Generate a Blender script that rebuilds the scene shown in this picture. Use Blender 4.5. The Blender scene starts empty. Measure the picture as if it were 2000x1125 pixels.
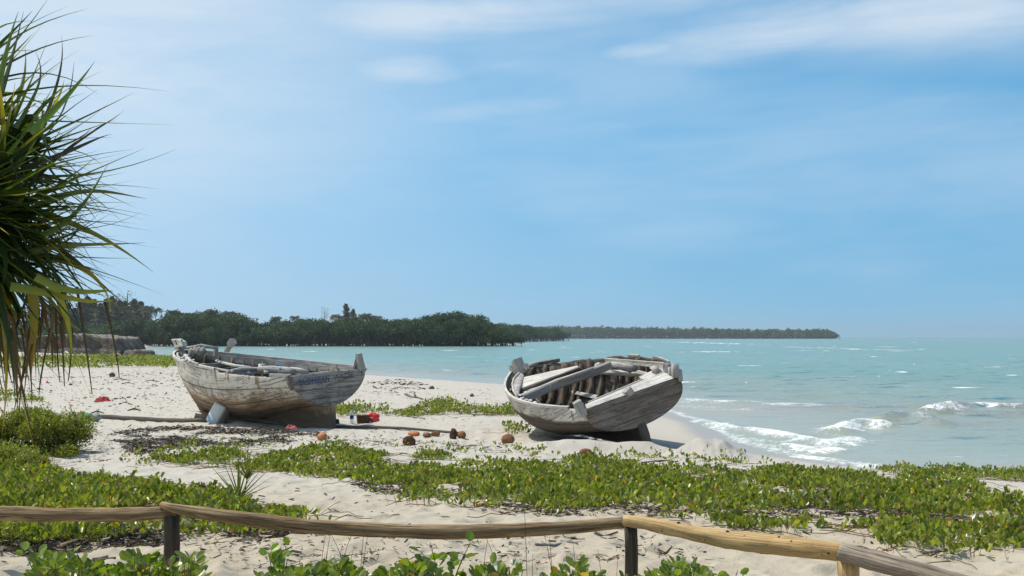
import bpy, math, random
import numpy as np
R_ = math.radians
rng = np.random.default_rng(7)
random.seed(7)
sc = bpy.context.scene

# ------------------------------------------------------------------ camera
CAM = np.array([0.0, 0.0, 2.2]); PITCH = R_(2.28); FPX = 2400.0
cam_d = bpy.data.cameras.new('camera'); cam = bpy.data.objects.new('camera', cam_d)
sc.collection.objects.link(cam); sc.camera = cam
cam.location = CAM; cam.rotation_euler = (R_(90) + PITCH, 0, 0)
cam_d.sensor_width = 36; cam_d.lens = FPX / 2000 * 36
cam_d.clip_start = 0.1; cam_d.clip_end = 30000

# ------------------------------------------------------------------ light
SUN_EL, SUN_DIR = 60.0, (-0.93, 0.37)            # high sun, left of and a little behind the boats
az = math.atan2(SUN_DIR[0], SUN_DIR[1])          # clockwise from +Y
sun_d = bpy.data.lights.new('sun', 'SUN'); sun = bpy.data.objects.new('sun', sun_d)
sc.collection.objects.link(sun)
sun_d.energy = 4.2; sun_d.angle = R_(0.5); sun_d.color = (1.0, 0.955, 0.88)
sun.rotation_euler = (R_(90 - SUN_EL), 0, -az + math.pi)
sun.location = (-60, 40, 90)

world = bpy.data.worlds.new('World'); sc.world = world; world.use_nodes = True


class NT:
    """small helper to write node trees"""
    def __init__(s, nt):
        s.nt = nt; nt.nodes.clear()
    def n(s, typ, ins=None, **props):
        nd = s.nt.nodes.new('ShaderNode' + typ)
        for k, v in props.items(): setattr(nd, k, v)
        for k, v in (ins or {}).items():
            sk = nd.inputs[k]
            if isinstance(v, bpy.types.NodeSocket): s.nt.links.new(v, sk)
            else:
                if sk.type == 'RGBA' and len(v) == 3: v = (*v, 1)
                sk.default_value = v
        return nd
    def m(s, op, a, b=0.0, c=None, clamp=False):
        ins = {0: a, 1: b}
        if c is not None: ins[2] = c
        return s.n('Math', ins, operation=op, use_clamp=clamp).outputs[0]
    def vm(s, op, a, b=(0, 0, 0)):
        return s.n('VectorMath', {0: a, 1: b}, operation=op).outputs[0]
    def mix(s, f, a, b, mode='MIX'):
        nd = s.n('Mix', data_type='RGBA', blend_type=mode)
        for i, v in ((0, f), (6, a), (7, b)):
            if isinstance(v, bpy.types.NodeSocket): s.nt.links.new(v, nd.inputs[i])
            else: nd.inputs[i].default_value = v if i == 0 else (*v[:3], 1)
        return nd.outputs[2]
    def noise(s, vec, scale, detail=4, rough=0.55, dist=0.0):
        return s.n('TexNoise', {'Vector': vec, 'Scale': scale, 'Detail': detail, 'Roughness': rough, 'Distortion': dist}).outputs[0]
    def step(s, x, lo, hi, a=0.0, b=1.0):
        return s.n('MapRange', {'Value': x, 'From Min': lo, 'From Max': hi, 'To Min': a, 'To Max': b}, interpolation_type='SMOOTHSTEP').outputs[0]
    def scale(s, vec, sx, sy, sz):
        return s.vm('MULTIPLY', vec, (sx, sy, sz))


W = NT(world.node_tree)
sky = W.n('TexSky', sky_type='NISHITA', sun_disc=False, sun_elevation=R_(SUN_EL), sun_rotation=az,
          altitude=0, air_density=1.0, dust_density=0.6, ozone_density=2.0)
tcw = W.n('TexCoord').outputs['Generated']
lift = W.vm('ADD', W.vm('MULTIPLY', tcw, (1, 1, 0.9)), (0, 0, 0.13))     # keeps the murky band of the sky model under the horizon
W.nt.links.new(W.vm('NORMALIZE', lift), sky.inputs['Vector'])
sx = W.n('SeparateXYZ', {0: tcw}).outputs
azim = W.m('ARCTAN2', sx[0], sx[1])              # radians right of straight ahead
elev = W.m('ARCSINE', sx[2])
base = W.mix(1.0, sky.outputs[0], (0.90, 1.20, 1.16), 'MULTIPLY')
# the sky deepens upward and to the right, away from the sun
hz = W.step(elev, -0.02, 0.20)
base = W.mix(hz, W.mix(1.0, base, (1.04, 0.955, 1.02), 'MULTIPLY'), W.mix(1.0, base, (0.84, 1.12, 1.20), 'MULTIPLY'))
rt = W.step(azim, -0.25, 0.42)
base = W.mix(rt, base, W.mix(1.0, base, (0.80, 0.98, 1.03), 'MULTIPLY'))
uv = W.n('CombineXYZ', {0: azim, 1: W.m('MULTIPLY', elev, 3.4), 2: 0.0}).outputs[0]
uvs = W.n('CombineXYZ', {0: azim, 1: W.m('MULTIPLY', W.m('SUBTRACT', elev, W.m('MULTIPLY', azim, 0.06)), 6.0), 2: 2.0}).outputs[0]
wisp = W.noise(uvs, 3.2, 7, 0.60, 0.5)
wisp2 = W.noise(uv, 7.0, 6, 0.6, 0.4)
soft = W.noise(uv, 2.0, 4, 0.5)
wn = W.m('ADD', W.m('MULTIPLY', wisp, 0.65), W.m('MULTIPLY', wisp2, 0.35))


def pxdir(px, py):
    return math.atan((px - 1000) / FPX), PITCH + math.atan((562.5 - py) / FPX)


def blob(px, py, wx, wy, slope=0.0, gain=1.0):
    """an elongated cloud bank in the sky round one direction"""
    a0, e0 = pxdir(px, py)
    da = W.m('SUBTRACT', azim, a0)
    de = W.m('SUBTRACT', W.m('SUBTRACT', elev, e0), W.m('MULTIPLY', da, slope))
    q = W.m('ADD', W.m('POWER', W.m('DIVIDE', da, wx / FPX), 2.0), W.m('POWER', W.m('DIVIDE', de, wy / FPX), 2.0))
    return W.m('MULTIPLY', W.m('EXPONENT', W.m('MULTIPLY', q, -1.0)), gain)


clouds = None
for b in ((860, 30, 380, 62, 0.06, 0.95), (785, 138, 150, 36, 0.0, 0.85), (1000, 125, 220, 30, 0.03, 0.6),
          (1260, 102, 110, 18, 0.06, 0.9), (1560, 75, 420, 48, 0.12, 0.85), (1850, 60, 460, 85, -0.02, 0.9),
          (950, 215, 300, 30, 0.10, 0.5), (200, 60, 560, 120, 0.0, 0.95), (1300, -40, 900, 75, 0.0, 0.8), (1000, 330, 330, 50, 0.0, 0.3)):
    v = blob(*b)
    clouds = v if clouds is None else W.m('MAXIMUM', clouds, v)
cl = W.m('MULTIPLY', clouds, W.step(wn, 0.30, 0.66, 0.30, 0.95))
gen = W.m('MULTIPLY', W.step(W.m('ADD', W.m('MULTIPLY', soft, .7), W.m('MULTIPLY', wisp, .3)), 0.38, 0.62), W.step(elev, 0.0, 0.12, 0.16, 0.32))
veil = W.m('MULTIPLY', W.step(azim, 0.16, -0.44), W.step(elev, -0.02, 0.22, 0.25, 1.0))   # thin white veil under the sun side
cover = W.m('MAXIMUM', W.m('MAXIMUM', cl, gen), W.m('MULTIPLY', veil, W.step(wn, 0.3, 0.62, 0.60, 0.95)))
cover = W.m('MINIMUM', cover, 0.78)
skyc = W.mix(cover, base, (6.9, 7.7, 8.5))
W.nt.links.new(W.n('Background', {'Color': skyc, 'Strength': 0.108}).outputs[0], W.n('OutputWorld').inputs[0])

sc.view_settings.view_transform = 'Standard'; sc.view_settings.look = 'None'
sc.view_settings.exposure = 0.0; sc.view_settings.gamma = 1.0; sc.view_settings.use_curve_mapping = False
sc.cycles.use_denoising = True
sc.cycles.max_bounces = 6; sc.cycles.volume_bounces = 0; sc.cycles.transparent_max_bounces = 8

# ------------------------------------------------------------------ projection helpers (photo pixels <-> places)
FW = np.array([0, math.cos(PITCH), math.sin(PITCH)]); UPV = np.array([0, -math.sin(PITCH), math.cos(PITCH)])


def proj(P):
    d = np.atleast_2d(P) - CAM; z = d @ FW
    return np.stack([1000 + FPX * d[:, 0] / z, 562.5 - FPX * (d @ UPV) / z], 1)


def ray(px, py):
    return np.array([(px - 1000) / FPX, 0, 0]) + FW + UPV * (562.5 - py) / FPX


def in_poly(pts, poly):
    x, y = pts[:, 0], pts[:, 1]; poly = np.asarray(poly, float); ins = np.zeros(len(x), bool)
    j = len(poly) - 1
    for i in range(len(poly)):
        xi, yi = poly[i]; xj, yj = poly[j]
        c = ((yi > y) != (yj > y)) & (x < (xj - xi) * (y - yi) / (yj - yi + 1e-12) + xi)
        ins ^= c; j = i
    return ins


def sst(x, a, b):
    t = np.clip((x - a) / (b - a), 0, 1); return t * t * (3 - 2 * t)


def _h(ix, iy, s=0):
    n = (ix.astype(np.int64) * 374761393 + iy.astype(np.int64) * 668265263 + s * 982451653) & 0x7fffffff
    n = ((n ^ (n >> 13)) * 1274126177) & 0x7fffffff
    return ((n ^ (n >> 16)) & 0xffff) / 65535.0


def vnoise(x, y, s=0):
    ix, iy = np.floor(x), np.floor(y); fx, fy = x - ix, y - iy
    fx = fx * fx * (3 - 2 * fx); fy = fy * fy * (3 - 2 * fy)
    a, b, c, d = _h(ix, iy, s), _h(ix + 1, iy, s), _h(ix, iy + 1, s), _h(ix + 1, iy + 1, s)
    return (a * (1 - fx) + b * fx) * (1 - fy) + (c * (1 - fx) + d * fx) * fy


def fbm(x, y, o=4, s=0):
    v = 0; a = 0.5; f = 1.0
    for k in range(o):
        v = v + a * vnoise(x * f + 17.3 * k, y * f - 9.1 * k, s + k); a *= 0.5; f *= 2.03
    return v / (1 - 0.5 ** o)


def pits(x, y, cell, s, r0=0.3):
    """one hollow per cell at a random spot: footprints and scuffs"""
    ix, iy = np.floor(x / cell), np.floor(y / cell); out = np.zeros_like(x)
    for dx in (-1, 0, 1):
        for dy in (-1, 0, 1):
            jx, jy = ix + dx, iy + dy
            cx = (jx + _h(jx, jy, s)) * cell; cy = (jy + _h(jx, jy, s + 1)) * cell
            k = _h(jx, jy, s + 2); th = _h(jx, jy, s + 3) * 3.14
            ux, uy = (x - cx) * np.cos(th) + (y - cy) * np.sin(th), -(x - cx) * np.sin(th) + (y - cy) * np.cos(th)
            d2 = (ux / (cell * r0 * 1.5)) ** 2 + (uy / (cell * r0)) ** 2
            out += -k * np.exp(-d2 * 2) + 0.5 * k * np.exp(-(np.sqrt(d2) - 1.25) ** 2 * 6)
    return out


# ------------------------------------------------------------------ the lie of the land
SEA = -0.35
LAND = np.array([(900, -600), (90, -25), (40, 6), (18, 17.5), (12, 20.5), (9, 22.3), (6.9, 24.2), (5.9, 26.5), (5.3, 30), (5.6, 36), (5.0, 45), (2.4, 55),
                 (-0.4, 65), (-7, 77), (-18, 96), (-32, 124), (-46, 152), (-56, 175), (-66, 215), (-88, 290), (-100, 345), (-60, 356), (-20, 356),
                 (-4, 372), (0, 420), (-8, 620), (-400, 900), (-3000, 1500), (-3000, -600)], float)


def shore_dist(x, y):
    P = np.stack([x, y], 1); best = np.full(len(x), 1e9); n = len(LAND)
    for i in range(n):
        a, b = LAND[i], LAND[(i + 1) % n]; ab = b - a
        t = np.clip(((P - a) @ ab) / (ab @ ab), 0, 1)
        d = np.hypot(*(P - a - t[:, None] * ab).T); best = np.minimum(best, d)
    return np.where(in_poly(P, LAND), best, -best)


def base_height(x, y, sd=None):
    if sd is None: sd = shore_dist(x, y)
    w = sd + 1.2 * (fbm(x / 5, y / 5, 3, 40) - 0.5) * sst(sd, -3, 3)
    up = 0.40 * (1 - np.exp(-np.maximum(w, 0) / 3.2))
    dn = np.maximum(w, -30) * 0.07
    z = SEA + np.where(w > 0, up, dn)
    r = np.hypot(x, y)
    land = sst(sd, 1, 12)
    z = z + 0.58 * sst(r, 22, 8) * sst(sd, -4, 8)
    z = z + 0.55 * sst(x, -14, -36) * sst(y, 50, 85) * sst(sd, 2, 22)
    z = z + 1.2 * sst(y, 190, 420) * sst(sd, 5, 60)
    # heap of dug sand beside the right boat, and sand banked under the boats
    def hump(cx, cy, rx, ry, h, e=1.0):
        q = ((x - cx) / rx) ** 2 + ((y - cy) / ry) ** 2
        return h * np.exp(-q ** e)
    z = z + hump(3.92, 24.0, 0.50, 0.50, 0.34, 0.85) + hump(3.55, 24.0, 0.30, 0.4, 0.10) + hump(4.2, 23.8, 0.3, 0.4, 0.08)
    z = z + hump(1.5, 24.35, 1.35, 0.42, 0.20, 1.6) + hump(2.65, 24.75, 0.55, 0.33, 0.16) + hump(-6.9, 30.4, 1.2, 0.7, 0.08) + hump(-4.2, 28.3, 1.1, 0.45, 0.05)
    z = z + hump(-1.6, 27.0, 0.5, 0.3, 0.05) + hump(-0.9, 26.6, 0.4, 0.3, 0.04)
    z = z + 0.10 * (fbm(x / 3.1, y / 3.1, 3, 3) - 0.5) * land
    return z


def detail_height(x, y, sd):
    dry = sst(sd, 1.5, 5)
    r = np.hypot(x, y); near = sst(r, 70, 20)
    z = 0.11 * (fbm(x / 0.7, y / 0.7, 4, 11) - 0.5)
    z += 0.046 * pits(x, y, 0.55, 21) + 0.030 * pits(x + 0.2, y, 0.30, 31) * sst(r, 30, 14)
    z += 0.030 * (fbm(x / 0.11, y / 0.11, 2, 51) - 0.5) * sst(r, 20, 9)
    q = ((x - 3.86) / 0.75) ** 2 + ((y - 24.0) / 0.75) ** 2
    return z * dry * (0.25 + 0.75 * near) + (0.34 * (fbm(x / 0.24, y / 0.24, 4, 61) - 0.5) - 0.05 * np.abs(fbm(x / 0.09, y / 0.35, 2, 66) - 0.5)) * np.exp(-q)


def height(x, y):
    x = np.atleast_1d(np.asarray(x, float)); y = np.atleast_1d(np.asarray(y, float))
    sd = shore_dist(x, y); return base_height(x, y, sd) + detail_height(x, y, sd)


def hz1(x, y): return float(height([x], [y])[0])


def at(px, py, dz=0.0):
    """the place on the sand seen at a photo pixel"""
    d = ray(px, py); z = 0.2
    for _ in range(40):
        t = (z - CAM[2]) / d[2]; p = CAM + d * t
        zn = float(base_height(np.array([p[0]]), np.array([p[1]]))[0])
        z = 0.6 * z + 0.4 * zn
    p[2] = hz1(p[0], p[1]) + dz
    return p


def at_plane(px, py, z):
    d = ray(px, py); return CAM + d * ((z - CAM[2]) / d[2])


def at_dist(px, py, Y):
    d = ray(px, py); return CAM + d * (Y / d[1])


# ------------------------------------------------------------------ mesh helpers
def link(o, parent=None):
    sc.collection.objects.link(o)
    if parent is not None: o.parent = parent
    return o


def tag(o, label=None, cat=None, group=None, kind=None):
    if label: o['label'] = label
    if cat: o['category'] = cat
    if group: o['group'] = group
    if kind: o['kind'] = kind
    return o


def empty(name, loc=(0, 0, 0), rot=(0, 0, 0)):
    o = bpy.data.objects.new(name, None); o.location = loc; o.rotation_euler = rot; o.empty_display_size = 0.2
    return link(o)


class MB:
    def __init__(s): s.flat = set(); s.v = []; s.f = []; s.g = []; s.c = []; s.n = 0
    def add(s, V, F, G=None, C=None):
        V = np.asarray(V, float); s.v.append(V)
        for f in F: s.f.append([int(i) + s.n for i in f])
        s.g.append(np.asarray(G, float) if G is not None else V.copy())
        s.c.append(np.tile(C if C is not None else (1, 1, 1), (len(V), 1)) if np.ndim(C) < 2 else np.asarray(C))
        s.n += len(V); return s
    def build(s, name, mat, parent=None, smooth=True, origin=None):
        V = np.concatenate(s.v)
        if origin is not None: V = V - np.asarray(origin)
        me = bpy.data.meshes.new(name)
        me.vertices.add(len(V)); me.vertices.foreach_set('co', V.ravel().astype(np.float32))
        tot = np.array([len(f) for f in s.f], np.int32)
        idx = np.fromiter((i for f in s.f for i in f), np.int32)
        me.loops.add(len(idx)); me.loops.foreach_set('vertex_index', idx)
        me.polygons.add(len(tot)); me.polygons.foreach_set('loop_start', np.concatenate([[0], np.cumsum(tot)[:-1]]).astype(np.int32))
        me.polygons.foreach_set('use_smooth', np.array([smooth and i not in s.flat for i in range(len(tot))]))
        a = me.attributes.new('gr', 'FLOAT_VECTOR', 'POINT'); a.data.foreach_set('vector', np.concatenate(s.g).ravel().astype(np.float32))
        a = me.attributes.new('tint', 'FLOAT_VECTOR', 'POINT'); a.data.foreach_set('vector', np.concatenate(s.c).ravel().astype(np.float32))
        me.update(calc_edges=True)
        me.validate()
        if mat: me.materials.append(mat)
        o = bpy.data.objects.new(name, me)
        if origin is not None: o.location = origin
        return link(o, parent)
    # shapes
    def tube(s, pts, rad, seg=10, sq=2.0, rough=0.0, flat=1.0, up=(0, 0, 1), seed=0, cap=True, C=None, jag=0.0):
        """a pole, beam or plank along pts; sq>2 squares its section, flat squeezes it across"""
        P = np.asarray(pts, float); n = len(P); rad = np.broadcast_to(np.asarray(rad, float), (n,))
        T = np.gradient(P, axis=0); T /= np.linalg.norm(T, axis=1)[:, None] + 1e-12
        if sq >= 4 and seg <= 8 and rough <= .3: seg = 4; rad = rad * 1.1
        th = np.arange(seg) / seg * 2 * np.pi + np.pi / seg
        c, sn = np.cos(th), np.sin(th)
        e = 2.0 / sq; cx, cy = np.sign(c) * abs(c) ** e, np.sign(sn) * abs(sn) ** e
        L = np.concatenate([[0], np.cumsum(np.linalg.norm(np.diff(P, axis=0), axis=1))])
        V = []; G = []; mean = unit(P[-1] - P[0]) if np.linalg.norm(P[-1] - P[0]) > 1e-6 else T[0]
        u = np.array(up, float)
        if abs(mean @ unit(u)) > .93: u = np.array((0.15, 1.0, 0.0)) if abs(mean[1]) < .8 else np.array((1.0, 0, .2))
        for i in range(n):
            a = np.cross(T[i], u)
            a /= np.linalg.norm(a); b = np.cross(a, T[i])
            k = 1 + rough * (fbm(th * 1.3 + seed, np.full(seg, L[i] * 7 + seed), 3, 5) - 0.5) * 2 if rough else 1.0
            ring = P[i] + rad[i] * (np.outer(cx * k, a) + flat * np.outer(cy * k, b))
            if jag and i in (0, n - 1): ring = ring + np.outer((vnoise(th * 2, th * 0 + seed + i, 3) - 0.5) * jag, T[i])
            V.append(ring); G.append(np.stack([np.full(seg, L[i] + seed * 3.7), th * 0.16 * max(rad[i], .03) / .05, np.full(seg, seed * 1.3)], 1))
        V = np.concatenate(V); G = np.concatenate(G); F = []
        for i in range(n - 1):
            for j in range(seg):
                k = (j + 1) % seg; F.append((i * seg + j, i * seg + k, (i + 1) * seg + k, (i + 1) * seg + j))
        if cap:
            F.append(tuple(range(seg))[::-1]); F.append(tuple((n - 1) * seg + j for j in range(seg)))
        if sq >= 4 and not rough > .3: s.flat.update(range(len(s.f), len(s.f) + len(F)))
        return s.add(V, F, G, C)
    def slab(s, A, B, Cc, D, t, C=None, nx=6, ny=2, seed=0, wob=0.0):
        """a board with corners A B C D (A-B one long edge, D-C the other), thickness t downward along its normal"""
        A, B, Cc, D = map(lambda q: np.asarray(q, float), (A, B, Cc, D))
        nrm = np.cross(B - A, D - A); nrm /= np.linalg.norm(nrm)
        V = []; G = []; L = np.linalg.norm(B - A); Wd = np.linalg.norm(D - A)
        for k in (0, 1):
            for j in range(ny + 1):
                for i in range(nx + 1):
                    u, v = i / nx, j / ny
                    p = (A * (1 - u) + B * u) * (1 - v) + (D * (1 - u) + Cc * u) * v
                    w = wob * (vnoise(np.array([u * 6 + seed]), np.array([v * 2.0 + seed]))[0] - 0.5)
                    V.append(p - nrm * (t * k - w)); G.append((u * L + seed, v * Wd + k * .1, seed))
        F = []; m = (nx + 1) * (ny + 1); I = lambda i, j, k: k * m + j * (nx + 1) + i
        for j in range(ny):
            for i in range(nx):
                F.append((I(i, j, 0), I(i + 1, j, 0), I(i + 1, j + 1, 0), I(i, j + 1, 0)))
                F.append((I(i, j, 1), I(i, j + 1, 1), I(i + 1, j + 1, 1), I(i + 1, j, 1)))
        for i in range(nx):
            F.append((I(i, 0, 0), I(i, 0, 1), I(i + 1, 0, 1), I(i + 1, 0, 0)))
            F.append((I(i, ny, 0), I(i + 1, ny, 0), I(i + 1, ny, 1), I(i, ny, 1)))
        for j in range(ny):
            F.append((I(0, j, 0), I(0, j + 1, 0), I(0, j + 1, 1), I(0, j, 1)))
            F.append((I(nx, j, 0), I(nx, j, 1), I(nx, j + 1, 1), I(nx, j + 1, 0)))
        return s.add(V, F, G, C)
    def blobm(s, c, r, amp=0.25, seed=0, nu=14, nv=9, freq=1.6, C=None, flatb=None):
        """a lumpy rounded solid"""
        c = np.asarray(c, float); r = np.asarray(r, float) * np.ones(3); V = []
        for j in range(nv + 1):
            ph = math.pi * j / nv
            for i in range(nu):
                t = 2 * math.pi * i / nu
                d = np.array([math.sin(ph) * math.cos(t), math.sin(ph) * math.sin(t), math.cos(ph)])
                k = 1 + amp * 2 * (fbm(np.array([d[0] * freq + seed * 3.1 + d[2]]), np.array([d[1] * freq + d[2] * freq * .8 + seed]), 3, seed)[0] - 0.5)
                V.append(c + d * r * k)
        V = np.array(V)
        if flatb is not None: V[:, 2] = np.maximum(V[:, 2], flatb)
        F = [(j * nu + i, (j + 1) * nu + i, (j + 1) * nu + (i + 1) % nu, j * nu + (i + 1) % nu) for j in range(nv) for i in range(nu)]
        return s.add(V, F, V.copy(), C)


def bulk(name, V, Q, mat, tint=None, parent=None, smooth=False, origin=None, T=None):
    """many faces at once: V (n,3), Q (m,4) quads, T (k,3) triangles"""
    V = np.asarray(V)
    if origin is not None: V = V - np.asarray(origin)
    me = bpy.data.meshes.new(name); me.vertices.add(len(V)); me.vertices.foreach_set('co', V.ravel().astype(np.float32))
    idx = Q.ravel(); tot = np.full(len(Q), 4, np.int32)
    if T is not None: idx = np.concatenate([idx, T.ravel()]); tot = np.concatenate([tot, np.full(len(T), 3, np.int32)])
    me.loops.add(len(idx)); me.loops.foreach_set('vertex_index', idx.astype(np.int32))
    me.polygons.add(len(tot)); me.polygons.foreach_set('loop_start', np.concatenate([[0], np.cumsum(tot)[:-1]]).astype(np.int32))
    me.polygons.foreach_set('use_smooth', np.full(len(tot), smooth))
    if tint is not None:
        a = me.attributes.new('tint', 'FLOAT_VECTOR', 'POINT'); a.data.foreach_set('vector', np.asarray(tint).ravel().astype(np.float32))
    me.update(calc_edges=True); me.materials.append(mat)
    o = bpy.data.objects.new(name, me)
    if origin is not None: o.location = origin
    return link(o, parent)


LEAF2 = (np.array([(0, 0, 0), (.30, -.44, .30), (.90, -.40, .36), (.88, 0, .02), (.90, .40, .36), (.30, .44, .30)]),
         np.array([(0, 1, 2, 3), (0, 3, 4, 5)]))
ROUND = (np.array([(0, 0, 0), (.22, -.38, .06), (.6, -.50, .10), (.95, -.24, .05), (1.0, 0, .0), (.95, .24, .05), (.6, .50, .10), (.22, .38, .06), (.55, 0, -.02)]),
         np.array([(0, 1, 2, 8), (8, 2, 3, 4), (8, 4, 5, 6), (0, 8, 6, 7)]))
DIAM = (np.array([(0, 0, 0), (.5, -.5, .05), (1, 0, 0), (.5, .5, .05)]), np.array([(0, 1, 2, 3)]))


def unit(v): return v / (np.linalg.norm(v, axis=-1, keepdims=True) + 1e-12)


def leaves(P, D, N, L, Wd, tpl, col):
    """leaf blades at P along D with upper side N"""
    n = len(P); D = unit(D); B = unit(np.cross(N, D)); N = np.cross(D, B); tv, tq = tpl
    V = (P[:, None] + tv[None, :, 0:1] * (D * L[:, None])[:, None] + tv[None, :, 1:2] * (B * Wd[:, None])[:, None]
         + tv[None, :, 2:3] * (N * Wd[:, None])[:, None]).reshape(-1, 3)
    Q = (tq[None] + (np.arange(n) * len(tv))[:, None, None]).reshape(-1, 4)
    return V, Q, np.repeat(col, len(tv), 0)


def rand_dir(n, up=0.0):
    v = rng.normal(size=(n, 3)); v[:, 2] += up; return unit(v)


# ------------------------------------------------------------------ materials
def newmat(name):
    m = bpy.data.materials.new(name); m.use_nodes = True; return m, NT(m.node_tree)


def finish(m, t, col, rough=0.8, bump=None, bstr=0.5, bdist=0.02, spec=0.3, extra=None):
    ins = {'Base Color': col, 'Roughness': rough, 'Specular IOR Level': spec}
    if bump is not None:
        ins['Normal'] = t.n('Bump', {'Height': bump, 'Strength': bstr, 'Distance': bdist}).outputs[0]
    ins.update(extra or {})
    p = t.n('BsdfPrincipled', ins)
    t.nt.links.new(p.outputs[0], t.n('OutputMaterial').inputs[0]); return m, p


def wood(name, pale, mid, dark, crack=0.5, tone=1.0, band=None, zcoord=None, spots=None):
    """sun-bleached timber: grain runs along the attribute 'gr'.x"""
    m, t = newmat(name)
    g = t.n('Attribute', attribute_name='gr').outputs['Vector']
    n1 = t.noise(t.scale(g, 2.2, 26, 3), 1.0, 6, 0.65, 0.4)
    n2 = t.noise(t.scale(g, 1.4, 3.0, 2), 1.6, 5, 0.6)
    n3 = t.noise(t.scale(g, 6, 90, 5), 1.0, 3, 0.6)
    n4 = t.noise(g, 9.0, 5, 0.7)
    c = t.mix(t.step(n2, 0.36, 0.64), mid, pale)
    if band is not None: c = band(t, c, g, n1, n2, n4)
    c = t.mix(t.m('MULTIPLY', t.step(n1, 0.44, 0.56), crack * 0.45), c, dark)
    c = t.mix(t.m('MULTIPLY', t.step(n1, 0.565, 0.61), crack), c, dark)
    c = t.mix(t.m('MULTIPLY', t.step(n3, 0.58, 0.65), crack * 0.9), c, dark)
    c = t.mix(t.m('MULTIPLY', t.step(n4, 0.62, 0.74), 0.45), c, dark)
    h = t.m('SUBTRACT', 1.0, t.m('ADD', t.m('MULTIPLY', t.step(n1, 0.46, 0.66), 0.6), t.m('MULTIPLY', t.step(n3, 0.55, 0.75), 0.4)))
    finish(m, t, c, 0.85, h, 0.6, 0.012, 0.2)
    return m


def strakes(t, c, g, count_scale, amount, seamcol):
    """dark seams between planks; gr.z carries the plank coordinate on the hull"""
    z = t.n('SeparateXYZ', {0: g}).outputs[2]
    y = t.m('FRACT', t.m('MULTIPLY', z, count_scale))
    d = t.m('ABSOLUTE', t.m('SUBTRACT', y, 0.5))
    seam = t.step(d, 0.44, 0.495)
    return t.mix(t.m('MULTIPLY', seam, amount), c, seamcol), seam


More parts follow.
